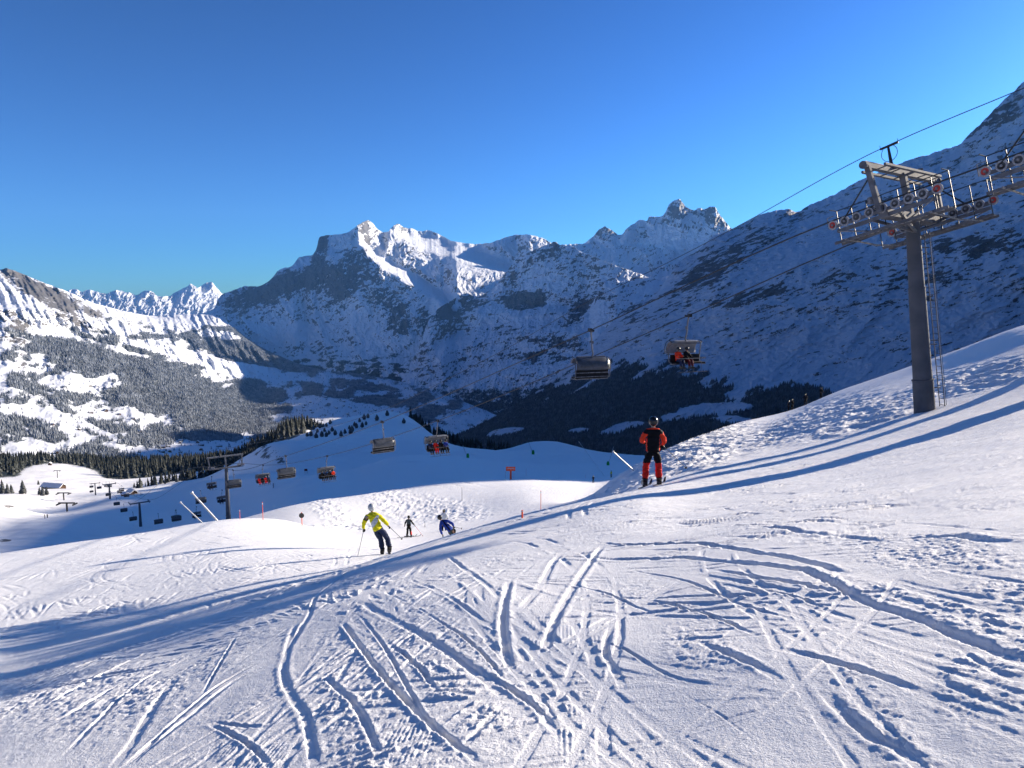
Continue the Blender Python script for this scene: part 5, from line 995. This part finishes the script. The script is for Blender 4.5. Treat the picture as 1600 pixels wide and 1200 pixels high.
zline = [tz3, lowt[0].z, lowt[1].z, lowt[2].z]
for i, (x, y, sd_, sg) in enumerate(lc):
    q = on_rope(x, y, sd_, segs[sg])
    a_, b_ = segs[sg]; f_ = max(.03, min(.97, (q.xy-a_).dot(b_-a_)/(b_-a_).length_squared)); cv = Vector((-(b_-a_).y, (b_-a_).x)).normalized(); cv = -cv if cv.x < 0 else cv
    if not (0 <= (q.xy-a_).dot(b_-a_)/(b_-a_).length_squared <= 1): 
        f_ = (.08+.84*((i*.37) % 1)); w2 = a_+(b_-a_)*f_+cv*GA*sd_; q = Vector((w2.x, w2.y, zline[sg]+(zline[sg+1]-zline[sg])*f_))
    q.z = min(q.z, zline[sg]+(zline[sg+1]-zline[sg])*f_+.5); q.z = max(q.z, ground(q.x, q.y)+5)
    g_ = 'far chair of the lift strung out over the shaded bowl'
    rz2 = math.atan2(-(b_-a_).x, (b_-a_).y)
    t = put_chair(q, None if sd_ < 0 else [(3 if i % 4 else 5, .7), (5, .1)] if i < 8 else [], rz2+(0 if sd_ < 0 else math.pi), ('far empty pale chair of the lift over the shaded bowl' if sd_ < 0 else 'far dark chair of the lift over the shaded bowl'))
    od = sorted([q_[0]+.01*q_[1] for q_ in lc if q_[2] == sd_]).index(x+.01*y); n_ = sum(q_[2] == sd_ for q_ in lc)
    od = ['leftmost', 'second from left', 'third from left', 'fourth from left', 'fifth from left', 'sixth from left', 'seventh from left', 'eighth from left', 'ninth from left', 'tenth from left'][od] if od < n_-1 else 'rightmost'
    t['label'] = 'far %s chair over the shaded bowl, %s of its rope' % ('pale empty' if sd_ < 0 else 'dark', od); t['group'] = 'far pale chairs over the bowl' if sd_ < 0 else 'far dark chairs over the bowl'
    t.scale = (.82,)*3
    for r_ in last_r: r_.scale = (.82,)*3; r_.location = q+(r_.location-q)*.82; r_['label'] = r_['label'].split(', on the')[0]+' on the %s dark chair over the shaded bowl' % od
# ropes
def cable(name, pts, r, label, cat='rope', n=6, m=None):
    mb = MB(); mb.tube(pts, r, n); return tag(mb.build(name, m or M_rope, None, True), label, cat)
def sagline(P, n=14):
    out = []
    s = np.concatenate([[0], np.cumsum([(P[i+1]-P[i]).length for i in range(len(P)-1)])]); q = np.unique(np.concatenate([s, np.linspace(0, s[-1], n*len(P))])); A_ = np.array([p[:] for p in P])
    return [Vector((pchip(s[:], A_[:, 0], [k])[0], pchip(s, A_[:, 1], [k])[0], pchip(s, A_[:, 2], [k])[0])) for k in q]
def Lw(t, L, a, k, h): return t.location+L(a, k, h)
for side, ch, lb in ((-1, E1, 'thick steel haul rope of the left side carrying the empty chairs'), (1, E2, 'thick steel haul rope of the right side carrying the occupied chairs')):
    P = [Lw(t1b, L1b, -14, GA*side, .03), Lw(t1b, L1b, 0, GA*side, .03), Lw(t1, L1, 0, GA*side, .03)]
    P = P+[Lw(t1, L1, 2.4, GA*side, .0)]+[c_+Vector((0, 0, .05)) for c_ in ch]+[Lw(t2, L2, 0, GA*side, .03)]
    for j, T_ in enumerate(lowt):
        a_, b_ = segs[j]; cv = Vector((-(b_-a_).y, (b_-a_).x)).normalized(); cv = -cv if cv.x < 0 else cv; P.append(Vector((T_.x+cv.x*GA*side, T_.y+cv.y*GA*side, T_.z+.03)))
    P2 = []
    for p_ in P:
        if not P2 or (p_-P2[-1]).length > 1.2: P2.append(p_)
    cable('haul_rope', sagline(P2), .034, lb)
m1 = Lw(t1, L1, .1, -.9, 2.92); m0 = Lw(t1b, L1b, .1, -.9, 2.92); m2 = Lw(t2, L2, .1, -.9, 2.92)
def dep(px, Y): return at(px, 0, Y)
comm = [Lw(t1b, L1b, -14, -.9, 3.2), m0, m1]
for px, py in ((1150,355),(1040,412),(925,468),(800,540),(700,592),(600,640)):
    f_ = None; dv = DV; a = Vector((m1.x, m1.y)); x, y, z = [float(q) for q in ray(px, py)]; s_ = (a.x*y-a.y*x)/(dv.y*x-dv.x*y); w2 = a+dv*s_; comm.append(Vector((w2.x, w2.y, z*w2.y/y)))
comm.append(m2); cable('signal_cable', sagline(comm), .019, 'thin cable strung over the tower masts above both ropes', 'cable')

# ------------------------------------------------------------------ markers, sign, snow lances
M_orp = mat('orange_marker', (.85, .10, .03), .6, 0, .05); M_lance = mat('bare_aluminium', (.55, .55, .56), .4, .3, .1, 6); M_green = mat('green_padding', (.03, .33, .06), .7)
for x, y, h_, lb in ((411,813,30,'tall orange-red marker pole right of the middle-distance tower'),(375,812,16,'short orange-red marker pole right beside the middle-distance tower base'),(845,797,32,'tall orange-red marker pole on the groomed slope above the long shadow'),(816,809,13,'short orange-red marker pole beside the long shadow'),(722,783,22,'thin marker pole at the edge of the trodden snow'),
   (790,747,12,'small orange pole left of the orange board'),(803,747,9,'small orange pole right of the orange board'),(822,744,12,'orange pole a little to the right of the orange board'),(915,748,6,'tiny orange pole beside the far track'),(664,824,10,'thin pole stuck in the snow beside the small dark skier')):
    q = foot(x, y); hh = h_*q.y/FOC; t = tag(empty('marker_pole', q), lb, 'marker pole'); mb = MB(); mb.tube([(0, 0, -.2), (0, 0, hh)], .028 if h_ > 20 else .022, 8); mb.build('shaft', M_orp if 'thin' not in lb else M_dark, t); mb = MB(); mb.tube([(0, 0, hh*.86), (0, 0, hh*.94)], .036, 8); mb.build('band', M_white, t)
q = foot(472, 823); hh = 24*q.y/FOC; t = tag(empty('marker_pole', q), 'orange-red marker pole with a black round plate beside the broken snow', 'marker pole'); mb = MB(); mb.tube([(0, 0, -.2), (0, 0, hh)], .035, 8); mb.build('shaft', M_orp, t)
mb = MB(); mb.disc((0, -.05, hh*.78), (0, 1, 0), .22, .03, 18); mb.build('plate', M_dark, t)
q = foot(798, 749); t = tag(empty('piste_sign', q), 'orange-red piste board on a post at the brow of the groomed slope', 'sign'); k = q.y/FOC; mb = MB(); mb.box((0, 0, 9*k), (1.6*k, .05, 9*k)); mb.build('post', M_orp, t)
mb = MB(); mb.box((-.2*k, -.10, 17.5*k), (7.4*k, .04, 3.4*k)); mb.build('board', M_orp, t, bev=.03); mb = MB()
for i in range(7): mb.box(((-5+i*1.7)*k, -.15, (18.3 if i % 3 else 17.6)*k), (.5*k, .006, (.9 if i % 2 else .6)*k))
mb.build('lettering', M_white, t)
q = foot(478, 737); t = tag(empty('piste_sign', q), 'dark piste board on two posts in the shaded slope between two chairs', 'sign'); mb = MB(); mb.box((0, 0, 1.6), (.62, .05, .45)); mb.build('board', M_maroon, t); mb = MB()
for s in (-.5, .5): mb.tube([(s, .08, -.3), (s, .08, 2.1)], .05, 8)
mb.build('post', M_dark, t)
def lance(x0, y0, x1, y1, label, r, green=False, dist=None):
    """snow lance: long tube leaning over a base, (x0,y0) head, (x1,y1) foot"""
    q = foot(x1, y1) if dist is None else at(x1, y1, dist); a = at(x0, y0, q.y-.5)
    t = tag(empty('snow_lance', q), label, 'snow lance', None); v = a-q; mb = MB(); mb.tube([v*-.08, v*.5, v], [r, r*.9, r*.75], 10); mb.build('lance_tube', M_lance, t, True)
    mb = MB(); mb.tube([v*.985, v*1.02], r*1.5, 10); mb.build('nozzle_head', M_dark if green else M_lance, t)
    if green: mb = MB(); h = 6*q.y/FOC; mb.tube([(0, 0, -.3), (0, 0, h*.5), (0, 0, h)], [h*.36, h*.38, h*.3], 12); mb.disc((0, 0, h*1.05), (0, 0, 1), h*.2, h*.2, 12); mb.build('padded_base', M_green, t, True)
lance(905, 691, 944, 744, 'long bare snow lance leaning left beside the rough bank, nearer of two', .055)
lance(958, 706, 990, 737, 'shorter snow lance leaning left just behind the black and red skier', .05)
lance(300, 770, 339, 813, 'long bare snow lance leaning left, right one of the pair at the piste crest', .09, dist=62)
lance(282, 785, 314, 815, 'shorter snow lance of the pair at the piste crest, left one', .06, dist=62)
lance(723, 696, 731, 717, 'small snow lance on a green base right of the white knoll', .13, True)
lance(959, 697, 950, 727, 'small snow lance on a green base behind the two long lances', .10, True)
lance(826, 691, 833, 708, 'tiny snow lance on a green base on the far white mound', .16, True)
# ------------------------------------------------------------------ lodge, huts, chalets
M_wood = mat('dark_timber', (.10, .06, .04), .8, 0, .25, 1.5); M_wall = mat('pale_render', (.42, .38, .33), .8, 0, .1, 1); M_pane = mat('window_glass', (.03, .035, .045), .15)
def house(loc, rz_, w, l, h, label, group=None, parts=True, name='chalet', cat='chalet'):
    rf = MB(); wl_ = MB(); hg = w*.34
    wl_.add([(-w/2, -l/2, -2), (w/2, -l/2, -2), (w/2, l/2, -2), (-w/2, l/2, -2), (-w/2, -l/2, h), (w/2, -l/2, h), (w/2, l/2, h), (-w/2, l/2, h), (0, -l/2, h+hg), (0, l/2, h+hg)], [(0, 1, 5, 8, 4), (2, 3, 7, 9, 6), (1, 2, 6, 5), (3, 0, 4, 7)], 0)
    e = w*.12
    for s in (-1, 1):
        a = Vector((0, 0, h+hg+.05)); b_ = Vector((s*(w/2+e), 0, h-e*.68+.05)); dd = (b_-a); nn = Vector((-dd.z*s, 0, dd.x*s)).normalized()*.45; nn = -nn if nn.z < 0 else nn
        V = [p_+Vector((0, y, 0)) for y in (-l/2-e, l/2+e) for p_ in (a, b_, b_+nn, a+nn)]; rf.add(V, [(0, 1, 2, 3), (7, 6, 5, 4), (0, 4, 5, 1), (1, 5, 6, 2), (2, 6, 7, 3), (3, 7, 4, 0)], 0)
    if parts:
        t = tag(empty(name, loc, rz_), label, cat, group); wl_.build('wall', M_wood, t); rf.build('roof', M_snowc, t)
        for y in np.arange(-l/2+1, l/2-.5, 1.8):
            for s in (-1, 1): mb = MB(); mb.box((s*(w/2+.02), y, h*.55), (.04, .4, h*.17)); mb.build('window', M_pane, t)
        return t
    wl_.add(rf.v, rf.f, 1); return tag(wl_.build(name, [M_wood, M_snowc]), label, cat, group)
q = foot(84, 764); house(q, R(78), 6, 17, 2.4, 'long low timber lodge with a snowy roof on the sunlit bench', name='lodge', cat='lodge')
q = foot(207, 773); house(q, R(50), 3.5, 5.5, 1.4, 'small hut half buried in snow at the edge of the blue shade')
q = foot(196, 776); house(q, R(60), 2.5, 4, 1.2, 'smaller of two huts dug into the snow at the shade edge')
q = foot(78, 727); house(q, R(20), 4, 5, 3, 'pale little chalet at the top of the sunlit meadow')
src = None; rq = random.Random(3)
V_ = vall; ok = (V_['f'] < .4)
for i in range(150):
    for _ in range(40):
        if i < 95: tx, ty = rq.uniform(430, 720), rq.uniform(598, 695)
        elif i < 140: tx, ty = rq.uniform(240, 410), rq.uniform(664, 706)
        else: tx, ty = rq.uniform(60, 220), rq.uniform(600, 700)
        k = int(np.argmin((V_['px'][60:]-tx)**2+(V_['py'][60:]-ty)**2)) if False else None
        c_ = int(np.clip(np.searchsorted(V_['px'][0], tx), 1, V_['px'].shape[1]-1)); col_ = V_['py'][:, c_]; r_ = int(np.argmin(np.abs(col_[:-14]-ty)))
        if V_['f'][r_, c_] < .45: break
    p_ = Vector(V_['P'][r_, c_].tolist())
    if src is None: src = house(p_, rq.uniform(0, 3), 11, 14, 5.5, 'tiny chalet scattered on the valley meadows far below', 'chalets scattered in the valley', parts=False); c2 = src
    else: c2 = src.copy(); C.objects.link(c2); c2.location = p_; 
    c2.location = p_; c2.rotation_euler = (0, 0, rq.uniform(0, 3)); s_ = rq.uniform(.8, 1.5); c2.scale = (s_, s_, s_)
    c2['label'] = 'tiny chalet on the shaded valley floor meadows' if i < 95 else 'tiny chalet on the sunlit valley meadows at left'; c2['group'] = 'chalets on the shaded valley floor' if i < 95 else 'chalets on the sunlit meadows'
# small far lift on the sunlit bench
for x, y, h_, lb in ((105,799,14,'small lift tower at the meeting of sun and shade on the left bench'),(100,783,12,'small thin lift tower on the sunlit bench above the shade'),(90,747,12,'thin lift tower on the sunlit upper meadow')):
    q = foot(x, y); hh = h_*q.y/FOC; t = tag(empty('lift_tower', q), lb, 'lift tower'); mb = MB(); mb.tube([(0, 0, -.5), (0, 0, hh)], .35, 8); mb.build('pole', M_dark, t); mb = MB(); mb.bar((-3.4, 0, hh), (3.4, 0, hh), .5, .5); mb.bar((-3.4, -1.5, hh-.5), (-3.4, 1.5, hh-.5), .5, .5); mb.bar((3.4, -1.5, hh-.5), (3.4, 1.5, hh-.5), .5, .5); mb.build('crossarm', M_dark, t)

# ------------------------------------------------------------------ haze: the air between the camera and the far mountains
def haze_box(x0, x1, y0, y1, z0, z1, dens):
    me = bpy.data.meshes.new('haze'); V = [(x, y, z) for z in (z0, z1) for y in (y0, y1) for x in (x0, x1)]
    me.from_pydata(V, [], [(0, 2, 3, 1), (4, 5, 7, 6), (0, 1, 5, 4), (2, 6, 7, 3), (0, 4, 6, 2), (1, 3, 7, 5)]); me.update()
    o = bpy.data.objects.new('haze', me); C.objects.link(o); m = bpy.data.materials.new('air'); m.use_nodes = True; t = m.node_tree
    t.nodes.remove(t.nodes['Principled BSDF']); v = N(t, 'ShaderNodeVolumePrincipled'); v.inputs['Color'].default_value = (.17, .44, 1, 1)
    v.inputs['Density'].default_value = dens; v.inputs['Anisotropy'].default_value = .0
    t.links.new(v.outputs[0], t.nodes['Material Output'].inputs['Volume']); me.materials.append(m)
    tag(o, 'thin blue air haze filling the valley', 'haze', kind='stuff')
haze_box(-34000, 34000, -34000, 40000, -9000, 5200, 1.8e-5)
